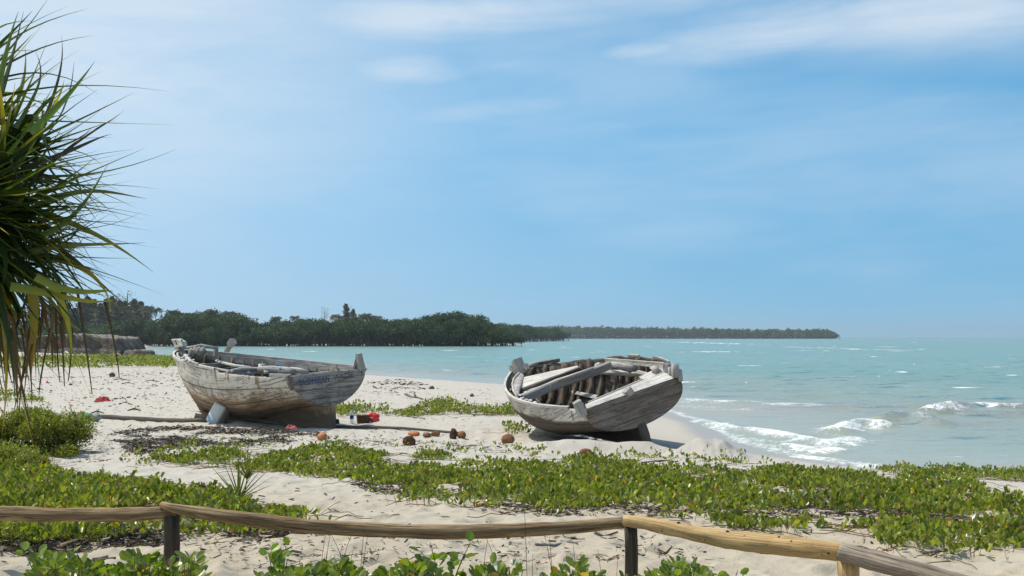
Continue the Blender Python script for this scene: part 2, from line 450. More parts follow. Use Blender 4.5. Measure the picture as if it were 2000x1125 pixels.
def hull_mat(name, kind):
    m, t = newmat(name)
    g = t.n('Attribute', attribute_name='gr').outputs['Vector']
    o = t.n('TexCoord').outputs['Object']; oz = t.n('SeparateXYZ', {0: o}).outputs[2]; ox = t.n('SeparateXYZ', {0: o}).outputs[0]
    n1 = t.noise(t.scale(g, 1.6, 22, 3), 1.0, 6, 0.65, 0.5)
    n2 = t.noise(t.scale(g, 0.9, 2.4, 2), 1.5, 6, 0.62, 0.6)
    n3 = t.noise(t.scale(g, 5, 60, 5), 1.0, 3, 0.6)
    n4 = t.noise(o, 6.0, 6, 0.7)
    drip = t.noise(t.scale(o, 5.5, 5.5, 0.9), 1.0, 5, 0.6)
    wob = t.m('MULTIPLY', t.m('SUBTRACT', n2, 0.5), 0.9)
    zz = t.m('ADD', oz, wob)
    if kind == 'left':
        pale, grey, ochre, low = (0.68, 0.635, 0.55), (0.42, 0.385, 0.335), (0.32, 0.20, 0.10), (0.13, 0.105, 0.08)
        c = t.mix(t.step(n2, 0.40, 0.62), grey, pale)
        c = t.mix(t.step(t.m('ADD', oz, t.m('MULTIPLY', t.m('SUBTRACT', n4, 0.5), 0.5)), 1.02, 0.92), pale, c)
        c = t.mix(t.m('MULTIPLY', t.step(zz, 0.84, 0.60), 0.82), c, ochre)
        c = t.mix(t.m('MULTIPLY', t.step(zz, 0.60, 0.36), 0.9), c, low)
        c = t.mix(t.m('MULTIPLY', t.step(drip, 0.58, 0.66), 0.75), c, (0.27, 0.15, 0.06))
        c = t.mix(t.m('MULTIPLY', t.step(drip, 0.40, 0.32), 0.6), c, (0.14, 0.125, 0.11))
        sc_, am = 4.0, 0.75
    elif kind == 'right':
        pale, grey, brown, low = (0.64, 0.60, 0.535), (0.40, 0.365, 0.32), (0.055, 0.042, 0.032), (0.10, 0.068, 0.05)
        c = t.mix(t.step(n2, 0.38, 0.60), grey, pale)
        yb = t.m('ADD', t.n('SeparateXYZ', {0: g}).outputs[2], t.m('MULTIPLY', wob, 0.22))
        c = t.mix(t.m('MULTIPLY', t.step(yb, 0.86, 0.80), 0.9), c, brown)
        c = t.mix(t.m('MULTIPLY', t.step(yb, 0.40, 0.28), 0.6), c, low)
        c = t.mix(t.m('MULTIPLY', t.step(drip, 0.60, 0.70), 0.7), c, (0.10, 0.085, 0.07))
        sc_, am = 4.0, 0.7
    else:  # transoms: bare grey boards; the right one's colour is darkened to hold its shade
        a, b, d_ = ((0.22, 0.20, 0.18), (0.34, 0.315, 0.285), (0.10, 0.095, 0.09)) if kind == 'left_transom' else ((0.165, 0.130, 0.105), (0.25, 0.21, 0.178), (0.085, 0.068, 0.055))
        c = t.mix(t.step(n2, 0.38, 0.62), a, b)
        c = t.mix(t.m('MULTIPLY', t.step(t.noise(t.scale(g, 1.3, 5, 1), 1.5, 6, 0.7), 0.52, 0.66), 0.75), c, d_)
        c = t.mix(t.m('MULTIPLY', t.step(drip, 0.66, 0.74), 0.5), c, (0.26, 0.12, 0.05))
        if kind == 'left_transom':
            c = t.mix(t.m('MULTIPLY', t.step(t.m('ADD', oz, wob), 1.02, 1.12), 0.55), c, (0.40, 0.375, 0.34))
            c = t.mix(t.m('MULTIPLY', t.step(n4, 0.63, 0.68), 0.6), c, (0.55, 0.53, 0.50))
        sc_, am = 3.6, 0.6
    c, seam = strakes(t, c, g, sc_, am, (0.05, 0.04, 0.035))
    c = t.mix(t.m('MULTIPLY', t.step(n1, 0.545, 0.60), 0.7), c, (0.11, 0.09, 0.075))
    c = t.mix(t.m('MULTIPLY', t.step(n3, 0.58, 0.66), 0.5), c, (0.13, 0.11, 0.09))
    # nail heads in rows
    gx = t.n('SeparateXYZ', {0: g}).outputs[0]; gz = t.n('SeparateXYZ', {0: g}).outputs[2]
    fx = t.m('ABSOLUTE', t.m('SUBTRACT', t.m('FRACT', t.m('MULTIPLY', gx, 2.6)), 0.5))
    fz = t.m('ABSOLUTE', t.m('SUBTRACT', t.m('FRACT', t.m('ADD', t.m('MULTIPLY', gz, sc_ * 2), 0.25)), 0.5))
    nail = t.m('MULTIPLY', t.step(fx, 0.07, 0.03), t.step(fz, 0.14, 0.06))
    c = t.mix(t.m('MULTIPLY', nail, 0.7), c, (0.16, 0.07, 0.03))
    h = t.m('SUBTRACT', t.m('SUBTRACT', 1.0, t.m('MULTIPLY', t.step(n1, 0.48, 0.66), 0.35)), t.m('MULTIPLY', seam, 0.9))
    h = t.m('ADD', h, t.m('MULTIPLY', n4, 0.5))
    finish(m, t, c, 0.88, h, 0.8, 0.02, 0.15)
    return m


def tinted(name, rough=0.5, trans=0.35, spec=0.5, vary=0.25, per_object=False):
    """leaf material: per-leaf colour in 'tint', light passes through"""
    m, t = newmat(name)
    c = t.n('Attribute', attribute_name='tint').outputs['Vector']
    g = t.noise(t.n('TexCoord').outputs['Object'], 14.0, 3, 0.6)
    c = t.mix(1.0, c, t.n('CombineXYZ', {0: t.step(g, 0.2, 0.8, 1 - vary, 1 + vary), 1: t.step(g, 0.2, 0.8, 1 - vary, 1 + vary), 2: 1.0}).outputs[0], 'MULTIPLY')
    if per_object:
        rn = t.n('ObjectInfo').outputs['Random']; c = t.mix(rn, t.mix(1.0, c, (.62, .72, .80), 'MULTIPLY'), t.mix(1.0, c, (1.55, 1.40, 1.15), 'MULTIPLY'))
    p = t.n('BsdfPrincipled', {'Base Color': c, 'Roughness': rough, 'Specular IOR Level': spec})
    if trans > 0:
        tr = t.n('BsdfTranslucent', {'Color': t.mix(1.0, c, (1.5, 1.6, 0.5), 'MULTIPLY')})
        sh = t.n('MixShader', {0: trans, 1: p.outputs[0], 2: tr.outputs[0]}).outputs[0]
    else: sh = p.outputs[0]
    t.nt.links.new(sh, t.n('OutputMaterial').inputs[0]); return m


def plain(name, col, rough=0.7, spec=0.3, var=0.3, sc_=8.0, bstr=0.3, bdist=0.01, col2=None, extra=None):
    m, t = newmat(name); o = t.n('TexCoord').outputs['Object']; n = t.noise(o, sc_, 5, 0.6)
    c2 = col2 or tuple(q * (1 - var) for q in col)
    finish(m, t, t.mix(t.step(n, 0.35, 0.65), c2, col), rough, n, bstr, bdist, spec, extra); return m


M = {}
M['leaf'] = tinted('creeper_leaf', 0.33, 0.36, 0.5)
M['canopy'] = tinted('canopy_leaf', 0.7, 0.15, 0.2, per_object=True)
M['blade'] = tinted('pandanus_leaf', 0.42, 0.26, 0.4, 0.15)
M['litter'] = tinted('dry_litter', 0.85, 0.0, 0.15)
M['grey_wood'] = wood('grey_wood', (0.50, 0.48, 0.445), (0.33, 0.31, 0.285), (0.12, 0.105, 0.09))
M['pale_wood'] = wood('pale_wood', (0.70, 0.67, 0.60), (0.50, 0.465, 0.41), (0.20, 0.17, 0.14), 0.55)
M['dark_wood'] = wood('dark_wood', (0.175, 0.155, 0.13), (0.11, 0.092, 0.075), (0.04, 0.033, 0.027))
M['rib_wood'] = wood('rib_wood', (0.27, 0.225, 0.18), (0.16, 0.11, 0.075), (0.04, 0.03, 0.02), 0.85)  # colour darkened to carry the interior shade over the ribs
M['rail_wood'] = wood('rail_wood', (0.40, 0.28, 0.150), (0.22, 0.145, 0.078), (0.065, 0.042, 0.025), 0.85)
M['rail_pale'] = wood('rail_pale', (0.60, 0.42, 0.20), (0.46, 0.295, 0.13), (0.22, 0.13, 0.06), 0.4)
M['rail_grey'] = wood('rail_grey', (0.40, 0.335, 0.26), (0.25, 0.20, 0.15), (0.08, 0.06, 0.045), 0.8)
M['post_dark'] = wood('post_dark', (0.10, 0.08, 0.06), (0.06, 0.047, 0.036), (0.02, 0.016, 0.012), 0.6)  # near-black; on the fence posts the colour carries their shade
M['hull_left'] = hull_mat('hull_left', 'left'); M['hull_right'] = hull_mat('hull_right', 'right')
M['transom_left'] = hull_mat('transom_left', 'left_transom'); M['transom_right'] = hull_mat('transom_right', 'right_transom')
M['inner_wood_shaded'] = wood('inner_wood_shaded', (0.17, 0.15, 0.13), (0.10, 0.08, 0.065), (0.035, 0.028, 0.022))  # darkened so the colour holds the shade inside the hulls
M['rust'] = plain('rust', (0.23, 0.09, 0.045), 0.9, col2=(0.12, 0.05, 0.03))
M['bark'] = plain('bark', (0.16, 0.13, 0.10), 0.9, 0.1, 0.4, 12)
M['twig'] = plain('twig', (0.10, 0.08, 0.06), 0.9, 0.1, 0.5, 12)


def sand_material():
    m, t = newmat('sand')
    geo = t.n('NewGeometry').outputs['Position']; z = t.n('SeparateXYZ', {0: geo}).outputs[2]
    wet = t.n('Attribute', attribute_name='wet').outputs['Fac']
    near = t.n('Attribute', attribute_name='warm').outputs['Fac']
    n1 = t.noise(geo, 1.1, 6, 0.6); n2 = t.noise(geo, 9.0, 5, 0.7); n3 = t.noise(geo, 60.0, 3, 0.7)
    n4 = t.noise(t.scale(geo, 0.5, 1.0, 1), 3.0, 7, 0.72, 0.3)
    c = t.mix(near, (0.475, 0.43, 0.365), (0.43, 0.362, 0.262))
    c = t.mix(t.m('MULTIPLY', t.step(n1, 0.35, 0.65), 0.30), c, (0.50, 0.455, 0.38))
    c = t.mix(t.m('MULTIPLY', t.step(n2, 0.56, 0.72), 0.30), c, (0.36, 0.31, 0.25))
    c = t.mix(t.m('MULTIPLY', t.step(n4, 0.60, 0.74), 0.45), c, (0.30, 0.26, 0.21))
    c = t.mix(t.m('MULTIPLY', t.step(n3, 0.60, 0.75), 0.22), c, (0.25, 0.21, 0.17))
    c = t.mix(t.m('MULTIPLY', wet, 0.85), c, (0.335, 0.31, 0.275))
    h = t.m('ADD', t.m('MULTIPLY', n2, 0.6), t.m('MULTIPLY', n3, 0.35))
    h = t.m('MULTIPLY', h, t.m('SUBTRACT', 1.0, wet))
    finish(m, t, c, t.m('SUBTRACT', 0.95, t.m('MULTIPLY', wet, 0.55)), h, 0.8, 0.03, 0.25)
    return m


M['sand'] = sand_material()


def water_material():
    m, t = newmat('sea')
    geo = t.n('NewGeometry').outputs['Position']
    foam = t.n('Attribute', attribute_name='foam').outputs['Fac']
    depth = t.n('Attribute', attribute_name='depth').outputs['Fac']
    caps = t.n('Attribute', attribute_name='caps').outputs['Fac']
    gs = t.scale(geo, 0.45, 1.0, 1.0)
    a = t.noise(gs, 0.9, 5, 0.62, 0.3); b = t.noise(gs, 4.5, 4, 0.6, 0.2); big = t.noise(t.scale(geo, 0.3, 1, 1), 0.05, 4, 0.6)
    lace = t.noise(t.scale(geo, 1.0, 0.8, 1), 7.5, 7, 0.74, 0.9)
    c = t.mix(t.step(depth, 0.0, 0.30), (0.37, 0.325, 0.26), (0.285, 0.295, 0.245))
    c = t.mix(t.step(depth, 0.22, 0.62), c, (0.180, 0.290, 0.248))
    c = t.mix(t.step(depth, 0.80, 1.0), c, (0.215, 0.285, 0.255))
    c = t.mix(t.m('MULTIPLY', t.step(big, 0.40, 0.62), 0.35), c, (0.20, 0.35, 0.305))
    c = t.mix(t.m('MULTIPLY', t.step(a, 0.54, 0.70), t.step(depth, 0.05, 0.3, 0.2, 1.0)), c, (0.05, 0.17, 0.17))  # dark ripple shading put into the colour along the wave noise
    fm = t.step(t.m('ADD', foam, t.m('MULTIPLY', t.m('SUBTRACT', lace, 0.5), 2.8)), 0.30, 0.92)
    fm = t.m('MULTIPLY', fm, t.step(foam, 0.03, 0.2))
    cn = t.noise(t.scale(geo, 0.5, 1.0, 1), 1.6, 5, 0.75, 0.4)
    cap = t.step(t.m('MULTIPLY', caps, t.step(cn, 0.36, 0.60, 0.15, 1.0)), 0.18, 0.55)
    fm = t.m('MAXIMUM', fm, cap)
    c = t.mix(fm, c, (0.83, 0.84, 0.83))
    h = t.m('ADD', t.m('MULTIPLY', a, 1.0), t.m('MULTIPLY', b, 0.28))
    h = t.m('ADD', h, t.m('MULTIPLY', fm, 0.25))
    calm = t.step(depth, 0.02, 0.35, 0.25, 1.0)
    bn = t.n('Bump', {'Height': h, 'Strength': t.m('MULTIPLY', calm, 0.75), 'Distance': 0.45}).outputs[0]
    p = t.n('BsdfPrincipled', {'Base Color': c, 'Roughness': t.m('ADD', 0.22, t.m('MULTIPLY', fm, 0.6)), 'IOR': 1.33, 'Specular IOR Level': t.step(depth, 0.0, 0.45, 0.10, 0.26), 'Normal': bn})
    t.nt.links.new(p.outputs[0], t.n('OutputMaterial').inputs[0]); return m


M['sea'] = water_material()

# ------------------------------------------------------------------ ground and sea sheets
def polar(rows, fine=0.095, half=27.0):
    ang = np.concatenate([np.arange(-180, -half, 3.0), np.arange(-half, half, fine), np.arange(half, 180.01, 3.0)])
    A, Rr = np.meshgrid(np.radians(ang), rows)
    X = Rr * np.sin(A); Y = Rr * np.cos(A); n, k = A.shape
    i = np.arange(n * k).reshape(n, k)
    Q = np.stack([i[:-1, :-1], i[:-1, 1:], i[1:, 1:], i[1:, :-1]], -1).reshape(-1, 4)
    return X.ravel(), Y.ravel(), Q


def rows_for(lo, hi, drop, px):
    r = [lo]
    while r[-1] < hi:
        r.append(r[-1] + max(0.02, min(r[-1] ** 2 / (drop * FPX) * px, r[-1] * 0.2)))
    return np.array(r)


def attr(o, name, v):
    a = o.data.attributes.new(name, 'FLOAT', 'POINT'); a.data.foreach_set('value', np.asarray(v, np.float32))


X, Y, Q = polar(np.concatenate([[0.02, 0.6, 1.5, 2.5, 3.6], rows_for(4.6, 9000, 2.0, 0.95)]))
sd = shore_dist(X, Y); Z = base_height(X, Y, sd) + detail_height(X, Y, sd)
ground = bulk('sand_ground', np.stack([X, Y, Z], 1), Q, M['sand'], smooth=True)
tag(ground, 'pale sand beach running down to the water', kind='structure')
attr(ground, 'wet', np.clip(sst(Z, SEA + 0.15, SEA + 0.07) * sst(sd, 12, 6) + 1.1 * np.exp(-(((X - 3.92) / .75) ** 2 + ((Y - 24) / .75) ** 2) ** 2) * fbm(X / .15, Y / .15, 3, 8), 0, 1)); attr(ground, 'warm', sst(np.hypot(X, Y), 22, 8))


def shore_line(pts): return np.array([at_plane(x, y, SEA)[:2] for x, y in pts])


FOAM = [  # (photo trace on the water plane, half width m, strength, crest height m)
    ([(1322, 781), (1400, 784), (1480, 787), (1560, 790), (1640, 796)], 0.75, 0.62, 0.05),
    ([(1330, 792), (1390, 797), (1450, 800)], 0.7, 0.35, 0.0),
    ([(1372, 826), (1430, 838), (1490, 846), (1550, 857), (1620, 866), (1665, 860)], 0.50, 0.80, 0.07),
    ([(1500, 866), (1560, 876), (1610, 886), (1625, 880)], 0.42, 0.70, 0.04),
    ([(1570, 893), (1630, 900), (1700, 912), (1760, 920)], 0.30, 0.75, 0.02),
    ([(1450, 855), (1520, 866), (1600, 872), (1640, 868)], 0.35, 0.5, 0.0),
    ([(1640, 843), (1665, 832), (1695, 829), (1722, 835)], 0.45, 0.85, 0.13),
    ([(1728, 822), (1770, 814), (1800, 818), (1830, 828)], 0.5, 0.62, 0.10),
    ([(1735, 832), (1780, 836), (1825, 832)], 0.35, 0.45, 0.0),
    ([(1822, 805), (1870, 799), (1912, 795), (1955, 799), (2060, 800)], 0.6, 0.88, 0.17),
    ([(1850, 808), (1920, 808), (1990, 806)], 0.5, 0.45, 0.0),
    ([(1720, 796), (1780, 796)], 0.5, 0.6, 0.03),
    ([(1600, 846), (1650, 850)], 0.3, 0.4, 0.0),
    ([(1830, 893), (1900, 891), (1980, 888)], 0.22, 0.45, 0.0),
    ([(1358, 687.5), (1395, 686), (1420, 687.5)], 3.0, 0.9, 0.0),
    ([(1310, 668), (1380, 669.5), (1450, 672)], 7.0, 0.75, 0.0),
    ([(1540, 677), (1600, 679), (1680, 682), (1770, 684)], 4.0, 0.70, 0.0),
    ([(1450, 672), (1540, 675)], 5.0, 0.45, 0.0),
    ([(1162, 688), (1190, 688)], 2.4, 0.7, 0.0),
    ([(935, 752), (985, 753)], 0.9, 0.75, 0.04),
    ([(1360, 759), (1376, 759)], 0.6, 0.7, 0.04),
    ([(1935, 718), (1952, 717)], 1.2, 0.75, 0.03),
]
X, Y, Q = polar(rows_for(10, 9000, 2.55, 0.9))
r = np.hypot(X, Y); P2 = np.stack([X, Y], 1)
sd = shore_dist(X, Y) + 1.2 * (fbm(X / 5, Y / 5, 3, 40) - 0.5) * 0
foam = np.zeros(len(X)); crest = np.zeros(len(X))
wobx = (fbm(X * 1.2, Y * 1.2, 3, 71) - 0.5); stre = fbm(X * 0.8, Y * 0.8, 3, 81)
for pts, hw, st, ch in FOAM:
    L = shore_line(pts); best = np.full(len(X), 1e9)
    for a, b in zip(L[:-1], L[1:]):
        ab = b - a; tt = np.clip(((P2 - a) @ ab) / (ab @ ab), 0, 1)
        best = np.minimum(best, np.hypot(*(P2 - a - tt[:, None] * ab).T))
    dd = best / (hw * 1.5) + wobx * 2.2
    foam = np.maximum(foam, st * sst(dd, 1.3, 0.0) * (0.55 + 0.8 * stre))
    crest += 1.7 * ch * np.exp(-(best / (hw * 0.9)) ** 2) * (0.4 + 1.2 * stre)
edge = sst(np.abs(sd + 0.25 + 0.5 * (stre - 0.5)), 0.55, 0.0) * 0.52 * sst(Y, 20, 24)
foam = np.maximum(foam, edge)
k = sst(r, 14, 40) * sst(-sd, 0, 12)
Zw = SEA + crest + k * 0.07 * np.sin((Y * 0.9 + X * 0.35) * 1.3 + 3 * stre) * sst(r, 300, 60) + 0.10 * (fbm(X / 1.9, Y / 1.1, 4, 91) - 0.5) * sst(r, 160, 30) * sst(-sd, -.5, 3)
sea = bulk('sea_water', np.stack([X, Y, Zw], 1), Q, M['sea'], smooth=True)
tag(sea, 'turquoise sea with small breaking waves', kind='structure')
dep = np.clip(0.30 * sst(-sd, 0, 9) + 0.32 * sst(-sd, 5, 40) + 0.2 * sst(r, 60, 200) + 0.18 * sst(r, 800, 4000), 0, 1)
attr(sea, 'foam', foam); attr(sea, 'depth', dep); caps = np.zeros(len(X)); wr = np.random.default_rng(5)
for _ in range(300):                                        # whitecaps strewn over the open water
    D_ = 42 * (1500 / 42) ** wr.random() ** .85; a_ = math.atan(wr.uniform(-760, 1060) / FPX); cx_, cy_ = D_ * math.sin(a_), D_ * math.cos(a_)
    rx_, ry_ = wr.uniform(.18, 1.0) ** 1.6 * (1 + D_ / 110), wr.uniform(.10, .20) * (1 + D_ / 24); k_ = np.abs(Y - cy_) < ry_ * 2.5
    q_ = ((X[k_] - cx_) / rx_) ** 2 + ((Y[k_] - cy_) / ry_) ** 2; caps[k_] = np.maximum(caps[k_], wr.uniform(.45, 1.0) * np.exp(-q_))
attr(sea, 'caps', caps * sst(-sd, 3, 12))
# ------------------------------------------------------------------ boats
def bez(P, t):
    t = np.asarray(t, float)[..., None]; P = np.asarray(P, float)
    return (1 - t) ** 3 * P[0] + 3 * t * (1 - t) ** 2 * P[1] + 3 * t * t * (1 - t) * P[2] + t ** 3 * P[3]


class Boat:
    """planked hull: x runs from the transom to the bow, y to port, z up from the keel"""
    def __init__(s, d, name, label, M_hull, M_tr):
        s.d = d; s.Mh = M_hull; s.Mt = M_tr
        s.root = empty(name, (d['X'], d['Y'], d['Z']), (d['roll'], d['pitch'], d['yaw'])); tag(s.root, label, 'boat')
        cy, sy = math.cos(d['yaw']), math.sin(d['yaw']); cp, sp = math.cos(d['pitch']), math.sin(d['pitch']); cr, sr = math.cos(d['roll']), math.sin(d['roll'])
        s.R = np.array([[cy, -sy, 0], [sy, cy, 0], [0, 0, 1]]) @ np.array([[cp, 0, sp], [0, 1, 0], [-sp, 0, cp]]) @ np.array([[1, 0, 0], [0, cr, -sr], [0, sr, cr]])
        s.T = np.array([d['X'], d['Y'], d['Z']])
        s.GP = [[-d['rake'], d['wt'], d['ht']], [d['x1'], d['w1'], d['h1']], [d['x2'], d['w2'], d['h2']], [d['L'], 0.05, d['hb']]]
        s.SP = [[d['xf'], .05, 0], [d['xf'] + .33 * (d['L'] - d['xf']), .05, .2 * d['hb']], [d['xf'] + .75 * (d['L'] - d['xf']), .05, .6 * d['hb']], [d['L'], 0.05, d['hb']]]
    def loc(s, px, py, z):
        """boat-frame point at height z seen at a photo pixel"""
        o = s.R.T @ (CAM - s.T); r = s.R.T @ ray(px, py); return o + r * ((z - o[2]) / r[2])
    def loc_y(s, px, py, y):
        o = s.R.T @ (CAM - s.T); r = s.R.T @ ray(px, py); return o + r * ((y - o[1]) / r[1])
    def loc_x(s, px, py, x):
        o = s.R.T @ (CAM - s.T); r = s.R.T @ ray(px, py); return o + r * ((x - o[0]) / r[0])
    def K(s, u):
        d = s.d; kb = 0.78
        if u < kb:
            q = u / kb; e = float(sst(np.array(q), 0, 0.62)); return np.array([d['xf'] * q, 0.05, d['zb'] * (1 - e)])
        return bez(s.SP, (u - kb) / (1 - kb))
    def G(s, u): return bez(s.GP, u)
    def sec(s, u, v):
        d = s.d; A, B = s.K(u), s.G(u); w = B[1]; h = B[2] - A[2]
        r1s, r2s = 0.03, (d['tz'] - d['zb']) / (d['ht'] - d['zb'])
        f = float(sst(np.array(u), 0, 0.35)); g = float(sst(np.array(u), 0.55, 1.0))
        b1 = (.5 * (1 - f) + .62 * f) * (1 - g) + .22 * g; m = (d['tm'] / d['wt'] * (1 - f) + 1.04 * f) * (1 - g) + .75 * g
        r1 = (r1s * (1 - f) + .06 * f) * (1 - g) + .30 * g; r2 = (r2s * (1 - f) + .48 * f) * (1 - g) + .66 * g
        C1 = [A[0] + (B[0] - A[0]) * .33, max(.05, b1 * w), A[2] + h * r1]; C2 = [A[0] + (B[0] - A[0]) * .66, max(.05, m * w), A[2] + h * r2]
        return bez([A, C1, C2, B], v)
    def side_pt(s, u, v, side=1, inset=0.0):
        p = s.sec(u, np.array([v]))[0]
        if inset:
            e = 1e-3; a = s.sec(min(u + e, 1), np.array([v]))[0] - s.sec(max(u - e, 0), np.array([v]))[0]
            b = s.sec(u, np.array([min(v + e, 1)]))[0] - s.sec(u, np.array([max(v - e, 0)]))[0]
            n = unit(np.cross(a, b)); n = n if n[1] < 0 else -n; p = p + n * inset; p[1] = max(p[1], .01)
        return p * np.array([1, side, 1])
    def hull(s, chips=()):
        nu, nv = 90, 40; us = np.linspace(0, 1, nu); vs = np.linspace(0, 1, nv)
        out = []
        for side, nm in ((1, 'port'), (-1, 'star')):
            mb = MB(); V = []; Gv = []
            Lx = 0; prev = None
            for i, u in enumerate(us):
                S = s.sec(u, vs); top = s.G(u)
                if prev is not None: Lx += np.linalg.norm(top - prev)
                prev = top
                w = 0.012 * (fbm(vs * 9 + side * 5, np.full(nv, Lx * 1.3), 3, 9) - .5) + 0.010 * np.abs(((vs * 4) % 1) - .5)
                S = S.copy(); S[:, 1] += w * min(1, S[-1, 1] * 2)
                cut = 0
                for c0, c1, dep, sd_ in chips:
                    if sd_ == side and c0 < u < c1: cut = dep * (0.75 + .5 * _h(np.array([i]), np.array([3]))[0])
                if cut:
                    k = vs ** 8; S[:, 2] -= cut * k
                S[-1, 2] += 0.012 * (vnoise(np.array([Lx * 6]), np.array([side * 1.0]))[0] - .5)
                S[:, 1] *= side
                g = np.concatenate([[0], np.cumsum(np.linalg.norm(np.diff(S, axis=0), axis=1))])
                V.append(S); Gv.append(np.stack([np.full(nv, Lx + side * 20), g, vs], 1))
            F = []
            for i in range(nu - 1):
                for j in range(nv - 1):
                    q = (i * nv + j, i * nv + j + 1, (i + 1) * nv + j + 1, (i + 1) * nv + j)
                    F.append(q if side > 0 else q[::-1])
            mb.add(np.concatenate(V), F, np.concatenate(Gv)); o = mb.build('planked_side', s.Mh, s.root)
            md = o.modifiers.new('thick', 'SOLIDIFY'); md.thickness = 0.035; md.offset = -1; md.material_offset = 1; o.data.materials.append(M['inner_wood_shaded'])
            out.append(o)
        return out
    def deadwood(s):
        mb = MB(); n = 40; V = []; F = []; Gv = []
        for i in range(n):
            u = .78 * i / (n - 1); k = s.K(u)
            Wt = .05 + .30 * float(sst(np.array(u), 0, .28)); zt_ = k[2] + .10 * float(sst(np.array(u), 0, .1)) + .03; R7 = 7
            for y in (-1, 1):
                for j in range(R7):
                    q = j / (R7 - 1); z = -.12 + (zt_ + .12) * q; V.append((k[0], y * (.05 + Wt * q ** 2.6), z)); Gv.append((k[0], z, .05 + z * .3))
        for i in range(n - 1):
            a = i * 14; b = a + 14
            for j in range(6): F += [(a + j, a + j + 1, b + j + 1, b + j), (a + 7 + j, b + 7 + j, b + 8 + j, a + 8 + j)]
        for j in range(6): F.append((j, 7 + j, 8 + j, j + 1))
        mb.add(V, F, Gv); return mb.build('keel', s.Mh, s.root)
    def stem(s, mat):
        ts = np.linspace(0, 1, 14); P = bez(s.SP, ts); P[:, 1] = 0; P[:, 0] += .03
        P = np.concatenate([[[P[0, 0] - .3, 0, -.05]], P])
        return MB().tube(P, .065, 8, 5, .1, up=(0, 1, 0), seed=3).build('stem', mat, s.root)
    def transom(s, extra=()):
        d = s.d; vs = np.linspace(0, 1, 26); mb = MB(); V = []; F = []; Gv = []
        S = s.sec(0, vs); nx = 16
        for k, off in ((0, -.045), (1, .0)):
            for p in S:
                for i in range(nx + 1):
                    a = -1 + 2 * i / nx; y = p[1] * 1.005 * a
                    top = 0.012 * (vnoise(np.array([y * 5 + 3]), np.array([.5]))[0] - .5) if p is S[-1] else 0
                    bulge = .012 * (fbm(np.array([y * 2]), np.array([p[2] * 6]), 2, 4)[0] - .5) if k == 0 else 0
                    V.append((p[0] * 1.0 + off + bulge - .0, y, p[2] + top)); Gv.append((y + 7, p[2], (p[2] - d['zb']) / (d['ht'] - d['zb']) + .02))
        m = len(S) * (nx + 1); I = lambda j, i, k: k * m + j * (nx + 1) + i; nj = len(S)
        for j in range(nj - 1):
            for i in range(nx):
                F.append((I(j, i, 0), I(j + 1, i, 0), I(j + 1, i + 1, 0), I(j, i + 1, 0))); F.append((I(j, i, 1), I(j, i + 1, 1), I(j + 1, i + 1, 1), I(j + 1, i, 1)))
            for i, fl in ((0, 0), (nx, 1)):
                q = (I(j, i, 0), I(j, i, 1), I(j + 1, i, 1), I(j + 1, i, 0)); F.append(q[::-1] if fl else q)
        for i in range(nx): F.append((I(nj - 1, i, 0), I(nj - 1, i, 1), I(nj - 1, i + 1, 1), I(nj - 1, i + 1, 0)))
        mb.add(V, F, Gv); return mb.build('transom', s.Mt, s.root)
    def ribs(s, us, rad, mat, v1=0.985, sides=(1, -1), v0=.16):
        for i, u in enumerate(us):
            for sd_ in sides:
                rr_ = rng.uniform(.62, 1.12); lean = rng.normal(0, .006)
                vs = np.linspace(v0, v1 if not callable(v1) else v1(u, sd_), 9); jit = np.cumsum(rng.normal(0, .003, 9)) + np.linspace(0, lean * 2, 9)
                P = np.array([s.side_pt(min(.985, max(.012, u + j)), v, sd_, .035 + rad * .85) for v, j in zip(vs, jit)])
                MB().tube(P, rad * rr_ * (1 + .3 * rng.normal(0, .5, 9)).clip(.75, 1.3), 9, 2.8, .35, seed=i * 3 + sd_, up=(1, 0, 0.1), jag=.05).build('rib', mat, s.root)
    def rail(s, u0, u1, side, inset, dz, rad, mat, name='gunwale', flat=1.0, rough=.15, n=24, seed=0):
        P = []
        for u in np.linspace(u0, u1, n):
            p = s.G(u).copy(); q = s.G(min(1, u + .01)) - s.G(max(0, u - .01)); nn = unit(np.array([q[1], -q[0], 0])); nn = nn if nn[1] < 0 else -nn
            p = p + nn * inset; p[1] = max(p[1], .0) * side; p[2] += dz; P.append(p)
        return MB().tube(P, rad, 8, 4, rough, flat, seed=seed, jag=.06).build(name, mat, s.root)


# ---- the upright boat on the left
bl = Boat({'X': -4.258, 'Y': 28.878, 'Z': 0.043, 'yaw': 2.457, 'roll': -0.054, 'pitch': -0.035, 'L': 5.769, 'xf': 4.686, 'wt': 1.138, 'w1': 1.755, 'x1': 1.766, 'w2': 1.129, 'x2': 5.342,
           'ht': 1.335, 'h1': 1.299, 'h2': 1.471, 'hb': 1.60, 'zb': 0.545, 'rake': -0.047, 'tm': 1.193, 'tz': 0.95},
          'wooden_boat', 'weathered white wooden boat with a name painted on its grey stern, behind the long pole', M['hull_left'], M['transom_left'])
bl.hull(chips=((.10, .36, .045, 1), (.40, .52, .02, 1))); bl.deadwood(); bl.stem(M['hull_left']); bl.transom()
MB().tube([(-.075, 0, -.1), (-.075, 0, .3), (-.07, 0, .62)], [.075, .07, .06], 8, 5, .2, seed=4).build('sternpost', M['hull_left'], bl.root)
bl.ribs(np.arange(.05, .95, .062), .04, M['rib_wood'], v1=.955)
bl.rail(.02, .94, -1, .0, .012, .035, M['grey_wood'], seed=1)
bl.rail(.38, .97, 1, .0, .010, .030, M['pale_wood'], seed=2)
bl.rail(.0, .10, 1, .0, .010, .032, M['pale_wood'], seed=5)
bl.rail(.30, .90, 1, .10, .0, .022, M['pale_wood'], 'inner_rail', seed=3)
